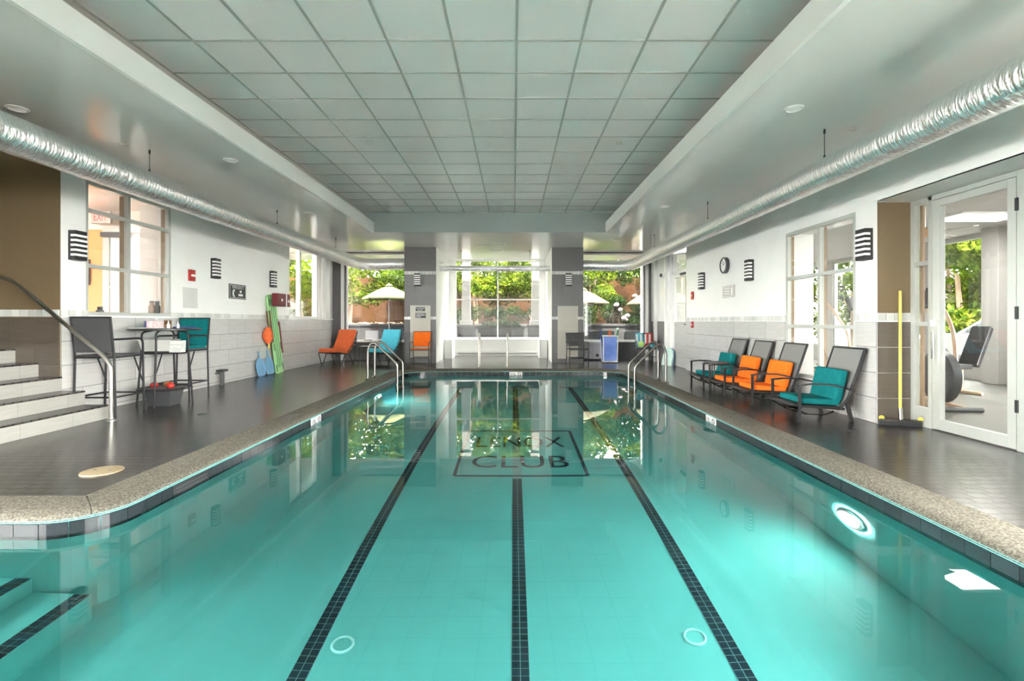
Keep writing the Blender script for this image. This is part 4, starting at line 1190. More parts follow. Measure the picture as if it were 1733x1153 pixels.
parasol(5.55, 19.6, 1.10, 'cream parasol at the right edge of the far right window', 'canopy2', 1.95, 2.55)
parasol(-8.1, 16.6, 0.95, 'pale parasol outside the left garden window', 'canopy2', 1.7, 2.2)
def patio_chair(label, x, y, rz):
    d = thing('patio_chair', label, 'chair', (x, y, -0.02), rz, 'dark patio chairs')
    MB().box(-0.24, 0.24, -0.24, 0.22, 0.40, 0.45).build('seat', 'dgrey', d, bevel=0.01)
    MB().box(-0.24, 0.24, 0.20, 0.24, 0.45, 0.92).build('backrest', 'dgrey', d, bevel=0.01)
    for sx in (-0.22, 0.22):
        for sy in (-0.22, 0.20): MB().tube([(sx, sy, 0), (sx, sy, 0.41)], 0.014, 6).build('leg', 'black', d)
for lab, x, y, rz in (('dark patio chair left of the blue chaise window', -4.80, 17.2, 2.9), ('dark patio chair behind the blue chaise', -4.15, 17.0, 3.4), ('dark patio chair beside the black sling chair window', 2.7, 17.2, 3.0), ('dark patio chair at the right end of the far window', 4.15, 17.0, 2.6), ('dark patio chair between the right window chairs', 3.25, 17.6, 3.5)):
    patio_chair(lab, x, y, rz)
for i, x in enumerate((-15.5, -11.8, -8.2, -4.7, -1.3, 2.0, 5.4, 8.8)):
    rr = random.Random(60 + i)
    tree('tall leafy tree behind the brick wall, %s from the left' % ('first', 'second', 'third', 'fourth', 'fifth', 'sixth', 'seventh', 'eighth')[i], x, 27.2, 6.0, [((rr.uniform(-1.7, 1.7), rr.uniform(-0.9, 0.9), rr.uniform(2.2, 11.0)), (rr.uniform(0.8, 1.3), 0.9, rr.uniform(0.6, 1.0))) for _ in range(44)], 11000, 0.18, ('leaf_t', 'leaf_b', 'leaf_t')[i % 3], 60 + i, z0=0, trunk=0.14, stems=1, group='tall trees behind the brick wall')
for i, y in enumerate((8.5, 11.8, 15.2, 18.6, 22.0)):
    rr = random.Random(80 + i)
    tree('tall pale tree beyond the parked car, %s from the near side' % ('first', 'second', 'third', 'fourth', 'fifth')[i], 16.4, y, 5.0, [((rr.uniform(-1.0, 1.0), rr.uniform(-1.7, 1.7), rr.uniform(0.6, 7.5)), (0.9, rr.uniform(0.7, 1.2), rr.uniform(0.5, 0.9))) for _ in range(26)], 7000, 0.17, ('leaf_t', 'leaf_b')[i % 2], 80 + i, z0=0, trunk=0.12, stems=1, group='tall trees beyond the car')
# trees and a parked car outside the gym
tree('pale green tree outside the nearest gym window', 13.9, 15.4, 3.6, crown(R_, 1.6, 0.8, 5.0, 1.2, 34), 8000, 0.12, 'leaf_t', 41, z0=0, group='trees outside the gym')
tree('pale green tree outside the farther gym windows', 12.6, 18.4, 3.6, crown(R_, 2.4, 0.8, 5.0, 1.4, 34), 8000, 0.12, 'leaf_b', 42, z0=0, group='trees outside the gym')
tree('green tree outside the gym at the far end', 11.8, 22.4, 3.6, crown(R_, 2.4, 0.8, 5.0, 1.4, 30), 7000, 0.12, 'leaf_m', 43, z0=0, group='trees outside the gym')
d = thing('parked_car', 'white car parked outside the gym window', 'car', (12.4, 12.0, -0.02), math.radians(100))
side = [(-2.1, 0.35), (2.1, 0.35), (2.15, 0.72), (1.2, 0.92), (-2.05, 0.98)]
MB().extrude(side, -0.85, 0.85, 'y').build('body', 'car', d, bevel=0.05)
MB().hexa([(-1.9, -0.78, 0.95), (1.0, -0.78, 0.92), (1.0, 0.78, 0.92), (-1.9, 0.78, 0.95), (-1.4, -0.62, 1.46), (0.25, -0.62, 1.46), (0.25, 0.62, 1.46), (-1.4, 0.62, 1.46)]).build('cabin', 'car', d, bevel=0.05)
for s in (-1, 1): MB().hexa([(-1.6, s * 0.79, 0.98), (0.78, s * 0.79, 0.98), (0.78, s * 0.75, 0.98), (-1.6, s * 0.75, 0.98), (-1.3, s * 0.67, 1.40), (0.2, s * 0.67, 1.40), (0.2, s * 0.63, 1.40), (-1.3, s * 0.63, 1.40)]).build('side_glass', 'carglass', d)
MB().hexa([(1.02, -0.68, 0.95), (1.02, 0.68, 0.95), (0.98, 0.68, 0.94), (0.98, -0.68, 0.94), (0.34, -0.56, 1.41), (0.34, 0.56, 1.41), (0.28, 0.56, 1.41), (0.28, -0.56, 1.41)]).build('windscreen', 'carglass', d)
for x in (-1.35, 1.35):
    for s in (-1, 1):
        w = MB().lathe([(0.20, -0.10), (0.32, -0.10), (0.32, 0.10), (0.20, 0.10)], 18).xf(Matrix.Translation((x, s * 0.80, 0.32)) @ Matrix.Rotation(PI / 2, 4, 'X')).build('wheel', 'black', d, smooth=True)

# ================================================================== WALL FITTINGS
def sconce(loc, rz, lab):
    d = thing('wall_sconce', lab, 'sconce', loc, rz, 'striped wall sconces')
    MB().box(-0.085, 0.085, -0.10, 0, -0.19, 0.19).build('body', 'black', d, bevel=0.004)
    for k in range(5):
        z = -0.124 + 0.062 * k
        MB().box(-0.087, 0.087, -0.103, -0.035, z - 0.014, z + 0.014).build('light_slot', 'glow', d)
WL, WR = PI / 2, -PI / 2
sconce((LX, 6.42, 2.20), WL, 'striped black sconce on the pier beside the stairs')
sconce((LX, 9.40, 2.22), WL, 'striped black sconce over the paper notice and emergency sign')
sconce((LX, 11.65, 2.21), WL, 'striped black sconce above the green rescue board')
sconce((-2.82, 14.588, 2.44), 0, 'small striped sconce on the left column')
sconce((1.62, 14.588, 2.44), 0, 'small striped sconce on the right column')
sconce((RX, 6.06, 2.157), WR, 'striped black sconce between gym window and gym door')
sconce((RX, 9.02, 2.15), WR, 'striped black sconce right of the wall clock')
sconce((RX, 11.30, 2.14), WR, 'striped black sconce left of the wall clock')
def sign(name, label, cat, loc, rz, w, h, plate, lines, ink='lettering', border=None):
    d = thing(name, label, cat, loc, rz)
    MB().box(-w / 2, w / 2, -0.012, 0, -h / 2, h / 2).build('plate', plate, d, bevel=0.002)
    if border:
        mb = MB(); e = 0.018 * 1.0; t = 0.008
        for x0, x1, z0, z1 in ((-w / 2 + e, w / 2 - e, h / 2 - e - t, h / 2 - e), (-w / 2 + e, w / 2 - e, -h / 2 + e, -h / 2 + e + t), (-w / 2 + e, -w / 2 + e + t, -h / 2 + e, h / 2 - e), (w / 2 - e - t, w / 2 - e, -h / 2 + e, h / 2 - e)):
            mb.box(x0, x1, -0.0135, -0.012, z0, z1)
        mb.build('border', border, d)
    for s, x, z, lw, lh in lines:
        if s is None:
            MB().box(x, x + lw, -0.0135, -0.012, z, z + lh).build('text_line', ink, d)
        else:
            t = text_mb(s, lw, lh); t.v = [(v[0] + x, -0.0135, v[2] + z) for v in t.v]; t.build('lettering', ink, d)
    return d
d = sign('emergency_sign', 'black emergency telephone sign with white lettering on the left wall', 'sign', (LX, 10.22, 1.83), WL, 0.62, 0.30, 'black', [('EMERGENCY', -0.20, 0.055, 0.42, 0.06), (None, 0.07, -0.02, 0.07, 0.05), (None, 0.02, -0.09, 0.17, 0.045)], border='lettering')
MB().tube(fillet([(-0.15, -0.018, -0.105), (-0.19, -0.018, -0.08), (-0.19, -0.018, 0.0), (-0.15, -0.018, 0.025)], 0.02), 0.018, 8).build('handset_symbol', 'lettering', d)
sign('paper_notice', 'white paper notice taped to the left wall', 'notice', (LX, 8.72, 1.63), WL, 0.40, 0.36, 'paper', [(None, -0.13, 0.08 - 0.04 * i, 0.26, 0.006) for i in range(5)], 'lobby_grey')
d = thing('fire_alarm', 'red fire alarm pull box by the lobby window', 'fire alarm', (LX, 8.73, 2.03), WL)
MB().box(-0.075, 0.075, -0.05, 0, -0.10, 0.10).build('box', 'red', d, bevel=0.008); MB().box(-0.05, 0.05, -0.06, -0.05, -0.02, 0.015).build('pull_bar', 'white', d); MB().box(-0.09, 0.09, -0.012, 0, -0.115, 0.115).build('back_plate', 'white', d)
for y, z, s, lab in ((11.95, 1.84, 0.06, 'round red fire bell near the far right sconce'), (11.95, 1.14, 0.05, 'red fire pull station on the far right mosaic band')):
    d = thing('fire_alarm', lab, 'fire alarm', (RX, y, z), WR)
    MB().box(-0.055, 0.055, -0.045, -0.012, -s * 1.6, s * 1.6).build('box', 'red', d, bevel=0.01); MB().box(-0.03, 0.03, -0.052, -0.045, -0.012, 0.012).build('bar', 'white', d)
d = thing('wall_clock', 'round grey rimmed wall clock on the right wall', 'clock', (RX, 10.10, 2.36), WR)
rX = Matrix.Rotation(PI / 2, 4, 'X')
MB().lathe([(0.165, 0.0), (0.165, 0.065), (0.145, 0.075), (0.140, 0.05)], 32).xf(rX).build('rim', 'dgrey', d, smooth=True)
f_ = MB().lathe([(0.142, 0.045), (0.140, 0.055)], 32).xf(rX).build('face', 'white', d)
MB().bar((0, -0.059, 0), (0.05, -0.059, 0.06), 0.004, 0.010).build('hour_hand', 'black', d); MB().bar((0, -0.061, 0), (-0.03, -0.061, 0.11), 0.003, 0.007).build('minute_hand', 'black', d)
for k in range(12):
    a = k * PI / 6
    MB().bar((0.112 * math.sin(a), -0.057, 0.112 * math.cos(a)), (0.13 * math.sin(a), -0.057, 0.13 * math.cos(a)), 0.002, 0.008).build('hour_mark', 'black', f_)
sign('rules_sign', 'grey framed sign below the wall clock', 'sign', (RX, 9.98, 1.82), WR, 0.56, 0.24, 'lobby_grey', [(None, -0.20, 0.05, 0.26, 0.018), (None, -0.20, 0.0, 0.26, 0.018), (None, -0.20, -0.05, 0.26, 0.018), (None, 0.13, -0.075, 0.07, 0.15)], 'white', 'white')
d = thing('dome_camera', 'small white security camera on the far right wall', 'camera', (RX, 14.3, 2.55), WR)
MB().lathe([(0.09, 0.0), (0.09, 0.03), (0.07, 0.06)], 18).xf(rX).build('mount', 'white', d, smooth=True); MB().ball((0, -0.07, 0), 0.055, 12).build('lens', 'dgrey', d, smooth=True)
d = thing('bay_camera', 'small white camera at the top of the bay column', 'camera', (-2.27, 15.1, 3.02))
MB().box(0, 0.05, -0.04, 0.04, -0.04, 0.04).build('mount', 'white', d); MB().tube([(0.05, 0, 0), (0.13, -0.10, -0.03)], 0.035, 10).build('barrel', 'white', d, smooth=True)
def access_panel(x, z1, zl, lab):
    d = thing('access_panel', lab, 'access panel', (x, 14.587, 0), 0, 'column access panels')
    MB().box(-0.30, 0.30, -0.022, 0, zl, z1).build('upper_panel', 'beige', d, bevel=0.004)
    MB().box(-0.30, 0.30, -0.010, 0, 0.12, zl - 0.004).build('louver_backing', 'beige', d)
    k = int((zl - 0.14) / 0.055)
    for i in range(k): MB().box(-0.285, 0.285, -0.024, -0.010, 0.14 + i * 0.055, 0.175 + i * 0.055).build('louver', 'beige', d)
access_panel(-2.74, 1.69, 0.9, 'beige access panel on the left column behind the orange chair')
access_panel(1.60, 1.67, 0.93, 'beige louvred access panel on the right column')
sign('lifeguard_sign', 'upper black sign on the left column panel', 'sign', (-2.74, 14.564, 1.58), 0, 0.27, 0.12, 'black', [('NO LIFEGUARD', -0.12, 0.008, 0.24, 0.034), ('ON DUTY', -0.085, -0.045, 0.17, 0.034)])
sign('rules_plate', 'lower black sign with three text lines on the left column panel', 'sign', (-2.73, 14.564, 1.395), 0, 0.30, 0.15, 'black', [(None, -0.13, 0.035, 0.26, 0.016), (None, -0.13, -0.008, 0.26, 0.016), (None, -0.13, -0.05, 0.14, 0.016)])

# ================================================================== SEATING
def bar_stool(label, loc, rz, cushion):
    d = thing('bar_stool', label, 'bar stool', loc, rz, 'bar stools at the high table')
    # local: faces -y, backrest at +y
    for s in (-1, 1):
        MB().tube(fillet([(s * 0.27, 0.24, 0), (s * 0.25, 0.24, 0.78), (s * 0.25, 0.30, 1.28)], 0.1), 0.014, 8).build('leg', 'dark', d, smooth=True)
        MB().tube(fillet([(s * 0.27, -0.25, 0), (s * 0.25, -0.25, 0.99), (s * 0.25, 0.25, 0.985)], 0.08), 0.014, 8).build('leg', 'dark', d, smooth=True)
        MB().tube([(s * 0.25, -0.25, 0.755), (s * 0.25, 0.25, 0.755)], 0.012, 8).build('seat_rail', 'dark', d, smooth=True)
        MB().tube([(s * 0.26, -0.25, 0.24), (s * 0.26, 0.24, 0.24)], 0.012, 8).build('stretcher', 'dark', d, smooth=True)
        MB().tube([(s * 0.25, -0.25, 0.40), (s * 0.25, -0.10, 0.74)], 0.010, 8).build('brace', 'dark', d, smooth=True)
    for y, z in ((-0.25, 0.24), (0.24, 0.24), (-0.25, 0.755), (0.25, 0.755), (0.30, 1.27)): MB().tube([(-0.25, y, z), (0.25, y, z)], 0.012, 8).build('crossbar', 'dark', d, smooth=True)
    MB().box(-0.245, 0.245, -0.25, 0.25, 0.765, 0.785).build('seat', 'dsling', d, bevel=0.004)
    MB().hexa([(-0.235, 0.245, 0.82), (0.235, 0.245, 0.82), (0.235, 0.262, 0.82), (-0.235, 0.262, 0.82), (-0.235, 0.288, 1.26), (0.235, 0.288, 1.26), (0.235, 0.302, 1.26), (-0.235, 0.302, 1.26)]).build('backrest', cushion or 'dsling', d)
    if cushion: MB().box(-0.24, 0.24, -0.26, 0.22, 0.786, 0.84).build('seat_cushion', cushion, d, bevel=0.02, seg=3)
bar_stool('grey sling bar stool with armrests beside the stairs', (-5.38, 6.60, 0), PI, None)
bar_stool('bar stool with teal cushion behind the high table', (-5.33, 7.98, 0), 0.0, 'teal')
def bar_table(loc):
    d = thing('bar_table', 'round black high table with a wire shelf near the left wall', 'table', loc)
    MB().lathe([(0.44, 1.085), (0.455, 1.095), (0.455, 1.112), (0.44, 1.118)], 40).build('table_top', 'dark', d, smooth=True)
    for k in range(4):
        a = k * PI / 2 + 0.25
        c, s = math.cos(a), math.sin(a)
        MB().tube(fillet([(0.36 * c, 0.36 * s, 0), (0.30 * c, 0.30 * s, 0.80), (0.30 * c, 0.30 * s, 1.06), (0.16 * c, 0.16 * s, 1.085)], 0.06), 0.014, 8).build('leg', 'dark', d, smooth=True)
    for z, r in ((0.76, 0.30), (0.24, 0.34)):
        MB().tube([(r * math.cos(k * PI / 12), r * math.sin(k * PI / 12), z) for k in range(25)], 0.010, 6, False).build('ring_shelf', 'dark', d, smooth=True)
        for k in range(-2, 3):
            h = math.sqrt(r * r - (k * 0.1) ** 2)
            MB().tube([(-h, k * 0.1, z), (h, k * 0.1, z)], 0.005, 5).build('shelf_wire', 'dark', d)
bar_table((-5.12, 7.28, 0))
TX, TY, TZ = -5.12, 7.28, 1.1185
d = thing('tissue_box', 'pink floral tissue box with navy ends on the high table', 'box', (TX - 0.12, TY - 0.02, TZ), 0.3)
MB().box(-0.12, 0.12, -0.06, 0.06, 0, 0.105).build('carton', 'pink', d, bevel=0.003); MB().box(-0.123, -0.10, -0.061, 0.061, 0, 0.106).build('end_panel', 'navy', d); MB().lathe([(0.035, 0.105), (0.012, 0.125), (0.03, 0.145)], 8).build('tissue', 'paper', d)
d = thing('bottle_carton', 'small brown carton beside the tissue box', 'box', (TX + 0.06, TY - 0.03, TZ), 0.1)
MB().box(-0.035, 0.035, -0.035, 0.035, 0, 0.115).build('carton', 'brown', d, bevel=0.003); MB().box(-0.036, 0.036, -0.036, 0.036, 0.02, 0.05).build('label_band', 'cover', d)
for x, y, lab in ((0.115, -0.10, 'white dropper bottle next to the brown carton'), (0.235, -0.07, 'white dropper bottle at the right of the high table')):
    d = thing('dropper_bottle', lab, 'bottle', (TX + x, TY + y, TZ), 0, 'white dropper bottles')
    MB().lathe([(0.021, 0), (0.022, 0.055), (0.012, 0.066)], 14).build('body', 'white', d, smooth=True); MB().lathe([(0.010, 0.066), (0.009, 0.075), (0.003, 0.108)], 12).build('nozzle', 'white', d, smooth=True)
tag(MB().box(-0.26, 0.16, -0.05, 0.07, 0, 0.012).build('paper_towel', 'paper', None, bevel=0.004, loc=(TX - 0.02, TY - 0.26, TZ), rot=(0, 0, 0.08)), 'folded white paper towel along the table edge', 'towel')
tag(MB().box(-0.13, 0.13, -0.08, 0.08, 0, 0.022).build('blue_folder', 'navy', None, bevel=0.004, loc=(TX + 0.27, TY + 0.02, TZ), rot=(0, 0, -0.2)), 'blue folded cloth on the right of the high table', 'cloth')
d = thing('storage_bin', 'clear storage bin of supplies on the wire shelf', 'bin', (TX - 0.04, TY - 0.06, 0.772), 0.2)
MB().hexa([(-0.17, -0.11, 0), (0.17, -0.11, 0), (0.17, 0.11, 0), (-0.17, 0.11, 0), (-0.21, -0.14, 0.17), (0.21, -0.14, 0.17), (0.21, 0.14, 0.17), (-0.21, 0.14, 0.17)]).build('tub', 'clear', d)
MB().box(-0.22, 0.22, -0.15, 0.15, 0.17, 0.185).build('rim', 'clear', d, bevel=0.004); MB().box(-0.172, 0.172, -0.113, 0.113, 0.0, 0.06).build('dark_contents', 'black', d)
for i in range(3): tag(MB().box(-0.08, 0.08, -0.06, 0.06, 0, 0.055).build('white_carton', 'paper', None, bevel=0.003, loc=(TX + 0.24 + 0.005 * i, TY - 0.09, 0.772 + 0.057 * i), rot=(0, 0, 0.1 * i)), '%s white carton stacked beside the storage bin' % ('bottom', 'middle', 'top')[i], 'box', 'white cartons')
d = thing('floor_bin', 'dark grey tub on the floor under the high table', 'bin', (TX + 0.02, TY - 0.05, 0))
MB().hexa([(-0.15, -0.12, 0), (0.15, -0.12, 0), (0.15, 0.12, 0), (-0.15, 0.12, 0), (-0.19, -0.16, 0.24), (0.19, -0.16, 0.24), (0.19, 0.16, 0.24), (-0.19, 0.16, 0.24)]).build('tub', 'dgrey', d)
MB().box(-0.20, 0.20, -0.17, 0.17, 0.235, 0.25).build('rim', 'dgrey', d, bevel=0.004)
for x, y, m, lab in ((-0.11, -0.05, 'red', 'red pool toy at the left of the grey tub'), (0.08, 0.0, 'coral', 'orange pool toy heaped in the grey tub'), (0.0, 0.06, 'wood', 'tan pool toy in the middle of the grey tub'), (0.14, -0.07, 'red', 'red pool toy at the right of the grey tub')):
    tag(MB().ball((0, 0, 0), 0.052, 10, 0.8).build('pool_toy', m, None, smooth=True, loc=(TX + 0.02 + x, TY - 0.05 + y, 0.292)), lab, 'toy', 'toys in the grey tub')
for y, m, h, lab in ((7.98, 'brown', 0.22, 'brown bottle on the lobby window sill'), (8.10, 'black', 0.22, 'black bottle on the lobby window sill'), (6.98, 'dgrey', 0.10, 'small dark bottle on the sill left of the mullion')):
    d = thing('sill_bottle', lab, 'bottle', (LX - 0.13, y, 1.302), 0, 'bottles on the lobby sill')
    MB().lathe([(0.045, 0), (0.048, h * 0.7), (0.03, h * 0.85), (0.03, h)], 16).build('body', m, d, smooth=True); MB().lathe([(0.033, h), (0.033, h + 0.025)], 14).build('cap', 'black' if m == 'brown' else 'dgrey', d)

def sling_lounger(label, loc, cush):
    """Faces -x (towards the pool); long reclined sling back towards the wall."""
    d = thing('sling_lounger', label, 'lounge chair', loc, 0, 'sling loungers along the right wall')
    W = 0.31
    for s in (-1, 1):
        y = s * W
        MB().bar((-0.40, y, 0), (-0.40, y, 0.445), 0.03, 0.022).build('leg', 'dark', d)
        MB().bar((0.24, y * 0.96, 0), (0.18, y * 0.96, 0.24), 0.04, 0.03).build('leg', 'dark', d)
        arm = [(-0.42, y, 0.445), (-0.25, y, 0.462), (-0.05, y, 0.455), (0.12, y, 0.42), (0.26, y, 0.37)]
        mb = MB()
        for a, b in zip(arm[:-1], arm[1:]): mb.bar(a, b, 0.035, 0.02)
        mb.build('armrest', 'dark', d)
        MB().tube([(-0.45, y * 0.94, 0.20), (0.15, y * 0.94, 0.155)], 0.016, 8).build('seat_rail', 'dark', d, smooth=True)
        MB().tube(fillet([(0.10, y * 0.94, 0.16), (0.20, y * 0.94, 0.28), (0.41, y * 0.94, 0.885)], 0.05), 0.018, 8).build('back_rail', 'dark', d, smooth=True)
    for a in ((-0.45, 0.20), (0.41, 0.88), (0.15, 0.155)): MB().tube([(a[0], -W * 0.94, a[1]), (a[0], W * 0.94, a[1])], 0.014, 8).build('crossbar', 'dark', d, smooth=True)
    q = Matrix.Rotation(PI / 2, 4, 'Z')
    MB().sheet([(-0.45, 0.205), (-0.2, 0.175), (0.13, 0.155)], -W * 0.9, W * 0.9, 0.006).xf(Matrix(((0, 1, 0, 0), (1, 0, 0, 0), (0, 0, 1, 0), (0, 0, 0, 1)))).build('seat_sling', 'dsling', d)
    MB().sheet([(0.16, 0.20), (0.22, 0.33), (0.41, 0.885)], -W * 0.92, W * 0.92, 0.006).xf(Matrix(((0, 1, 0, 0), (1, 0, 0, 0), (0, 0, 1, 0), (0, 0, 0, 1)))).build('back_sling', 'sling', d)
    mb = MB()
    for s in (-1, 1): mb.tube(fillet([(-0.44, s * W * 0.8, 0.18), (-0.30, s * W * 0.8, 0.09), (-0.05, s * W * 0.8, 0.08), (0.05, s * W * 0.8, 0.12)], 0.1), 0.011, 6)
    mb.tube([(-0.28, -W * 0.8, 0.085), (-0.28, W * 0.8, 0.085)], 0.011, 6)
    mb.build('folded_footrest', 'steel', d, smooth=True)
    MB().box(-0.34, 0.12, -0.27, 0.27, 0.0, 0.075).xf(Matrix.Translation((0, 0, 0.195)) @ Matrix.Rotation(0.05, 4, 'Y')).build('seat_cushion', cush, d, smooth=True, bevel=0.03, seg=4)
    MB().box(-0.055, 0.055, -0.26, 0.26, 0.0, 0.40).xf(Matrix.Translation((0.10, 0, 0.235)) @ Matrix.Rotation(0.22, 4, 'Y')).build('back_cushion', cush, d, smooth=True, bevel=0.04, seg=4)
for y, cush, lab in ((6.30, 'teal', 'nearest sling lounger with teal cushions by the gym window'), (7.48, 'orange', 'sling lounger with orange cushions next to the nearest teal one'), (8.42, 'orange', 'sling lounger with orange cushions beside the side table'), (9.32, 'teal', 'farthest sling lounger with teal cushions')):
    sling_lounger(lab, (3.86, y, 0), cush)
d = thing('side_table', 'small round dark side table between the far loungers', 'side table', (3.62, 8.86, 0))
MB().lathe([(0.205, 0.475), (0.215, 0.482), (0.215, 0.492), (0.20, 0.497)], 32).build('table_top', 'dgrey', d, smooth=True)
for k in range(3): MB().tube([(0.09 * math.cos(k * 2.1), 0.05 * math.sin(k * 2.1), 0.478), (0.12 * math.cos(k * 2.1), 0.07 * math.sin(k * 2.1), 0)], 0.011, 8).build('leg', 'dark', d, smooth=True)

def chaise(label, loc, rz, cush):
    """Low padded chaise on bent wire legs; faces -y."""
    d = thing('chaise', label, 'lounge chair', loc, rz, 'padded chaises at the far window')
    prof = [(-0.62, 0.36), (-0.55, 0.375), (-0.2, 0.31), (0.02, 0.30), (0.16, 0.40), (0.33, 0.66), (0.46, 0.90), (0.48, 0.93)]
    for i, (p, nm) in enumerate(((prof[:4], 'seat_cushion'), (prof[3:6], 'back_cushion'), (prof[5:], 'head_cushion'))):
        MB().sheet(p, -0.27, 0.27, 0.10).build(nm, cush, d, smooth=True, bevel=0.022, seg=3)
    for s in (-1, 1):
        MB().tube(fillet([(s * 0.28, p[0], p[1] - 0.01) for p in prof], 0.05, 3), 0.013, 8).build('side_rail', 'dark', d, smooth=True)
        MB().tube(fillet([(s * 0.29, -0.60, 0.34), (s * 0.29, -0.46, 0.012), (s * 0.29, -0.40, 0.012), (s * 0.29, -0.22, 0.30)], 0.05), 0.013, 8).build('leg', 'dark', d, smooth=True)
        MB().tube(fillet([(s * 0.29, 0.02, 0.29), (s * 0.29, 0.18, 0.012), (s * 0.29, 0.24, 0.012), (s * 0.29, 0.40, 0.72)], 0.05), 0.013, 8).build('leg', 'dark', d, smooth=True)
        MB().tube(fillet([(s * 0.30, -0.10, 0.33), (s * 0.33, 0.02, 0.50), (s * 0.33, 0.28, 0.55)], 0.08), 0.012, 8).build('armrest', 'steel', d, smooth=True)
    for y, z in ((-0.62, 0.35), (0.48, 0.92), (0.0, 0.285)): MB().tube([(-0.28, y, z), (0.28, y, z)], 0.012, 8).build('crossbar', 'dark', d, smooth=True)
chaise('coral orange padded chaise by the far left window', (-4.98, 14.22, 0), math.radians(-12), 'coral')
chaise('sky blue padded chaise by the far left window', (-3.66, 14.22, 0), math.radians(-12), 'sky_blue')
d = thing('end_table', 'low dark end table between the two chaises', 'side table', (-4.28, 14.75, 0))
MB().box(-0.26, 0.26, -0.2, 0.2, 0.455, 0.48).build('table_top', 'dgrey', d, bevel=0.004)
for sx in (-0.24, 0.24):
    for sy in (-0.18, 0.18): MB().tube([(sx, sy, 0.46), (sx * 1.05, sy, 0)], 0.013, 8).build('leg', 'dark', d, smooth=True)
def sling_chair(label, loc, rz, fab, seatz=0.43, h=0.92, pad=None):
    d = thing('sling_chair', label, 'chair', loc, rz, 'upright sling chairs')
    for s in (-1, 1):
        MB().tube(fillet([(s * 0.26, 0.25, 0), (s * 0.25, 0.18, seatz), (s * 0.25, 0.27, h)], 0.1), 0.013, 8).build('leg', 'dark', d, smooth=True)
        MB().tube(fillet([(s * 0.27, -0.24, 0), (s * 0.27, -0.24, 0.63), (s * 0.27, 0.20, 0.62)], 0.07), 0.013, 8).build('leg', 'dark', d, smooth=True)
        MB().tube([(s * 0.25, -0.24, seatz), (s * 0.25, 0.19, seatz - 0.02)], 0.012, 8).build('seat_rail', 'dark', d, smooth=True)
    for y, z in ((-0.24, 0.18), (0.22, 0.18), (-0.24, seatz - 0.02), (0.27, h)): MB().tube([(-0.26, y, z), (0.26, y, z)], 0.011, 8).build('crossbar', 'dark', d, smooth=True)
    MB().sheet([(-0.25, seatz), (0.0, seatz - 0.02), (0.17, seatz - 0.015)], -0.245, 0.245, 0.02).build('seat', fab, d)
    MB().sheet([(0.18, seatz + 0.06), (0.22, seatz + 0.25), (0.262, h - 0.01)], -0.24, 0.24, 0.014).build('backrest', fab, d)
    return d
sling_chair('upright orange sling chair against the left column', (-2.66, 14.20, 0), 0, 'orange')
sling_chair('upright charcoal sling chair in front of the right column', (1.80, 14.05, 0), 0.12, 'dsling', 0.45, 0.88)
tc = sling_chair('dark chair heaped with pool toys in the far right corner', (3.92, 14.75, 0), -0.1, 'dgrey', 0.43, 0.86)

# ================================================================== FAR RIGHT CORNER: toys, hamper, boards
base_ = (3.92, 14.72)
for x, y, z, r, m, lab in ((-0.16, -0.12, 0.545, 0.09, 'pendant', 'lime green ball on the toy chair'), (0.02, -0.14, 0.525, 0.07, 'red', 'red ball on the toy chair'), (0.17, -0.16, 0.535, 0.08, 'sky_blue', 'aqua blue ball on the toy chair')):
    d = thing('toy_ball', lab, 'ball', (base_[0] + x, base_[1] + y, z), 0, 'balls on the toy chair')
    MB().ball((0, 0, 0), r, 14).build('ball', m, d, smooth=True); MB().tube([(r * 1.003 * math.cos(t * PI / 8), 0, r * 1.003 * math.sin(t * PI / 8)) for t in range(17)], 0.004, 5, False).build('seam', 'white', d)
for x, m, m2, rz, lab in ((-0.15, 'sky_blue', 'white', 0.2, 'pale blue inflatable float leaning in the toy chair'), (0.10, 'red', 'white', -0.25, 'red and white inflatable float leaning in the toy chair')):
    d = thing('pool_float', lab, 'pool float', (base_[0] + x, base_[1] + 0.02, 0.455), rz, 'floats on the toy chair')
    MB().box(-0.12, 0.12, -0.03, 0.03, 0, 0.42).xf(Matrix.Rotation(-0.15, 4, 'X')).build('float_body', m, d, smooth=True, bevel=0.028, seg=3)
    for k in range(2): MB().box(-0.115 + 0.12 * k, -0.06 + 0.12 * k, -0.034, 0.034, 0.05, 0.38).xf(Matrix.Rotation(-0.15, 4, 'X')).build('stripe', m2, d, bevel=0.006)
d = thing('kickboard', 'pale white green kickboard leaning by the far right door', 'kickboard', (4.20, 13.60, 0.0), WR + 0.25)
out = [(-0.24, 0.0), (0.24, 0.0), (0.24, 0.28), (0.18, 0.42), (0.08, 0.49), (-0.08, 0.49), (-0.18, 0.42), (-0.24, 0.28)]
MB().extrude(out, -0.02, 0.02, 'y').xf(Matrix.Rotation(-0.2, 4, 'X')).build('board', 'seafoam', d, bevel=0.01)
MB().extrude([(p[0] * 1.04, p[1] * 1.02) for p in out], 0.021, 0.035, 'y').xf(Matrix.Rotation(-0.2, 4, 'X')).build('back_layer', 'blue', d)
hp = thing('hamper', 'blue fabric hamper on a white frame holding pool noodles', 'hamper', (2.83, 14.62, 0))
for sx in (-0.20, 0.20):
    for sy in (-0.17, 0.17): MB().tube([(sx, sy, 0.03), (sx * 1.08, sy * 1.05, 0.79)], 0.014, 8).build('frame_post', 'white', hp, smooth=True)
for z, k in ((0.04, 1.0), (0.79, 1.08)):
    MB().tube(fillet([(-0.20 * k, -0.17 * k, z), (0.20 * k, -0.17 * k, z), (0.20 * k, 0.17 * k, z), (-0.20 * k, 0.17 * k, z), (-0.20 * k, -0.165 * k, z)], 0.03), 0.016, 8).build('frame_ring', 'white', hp, smooth=True)
mb = MB()
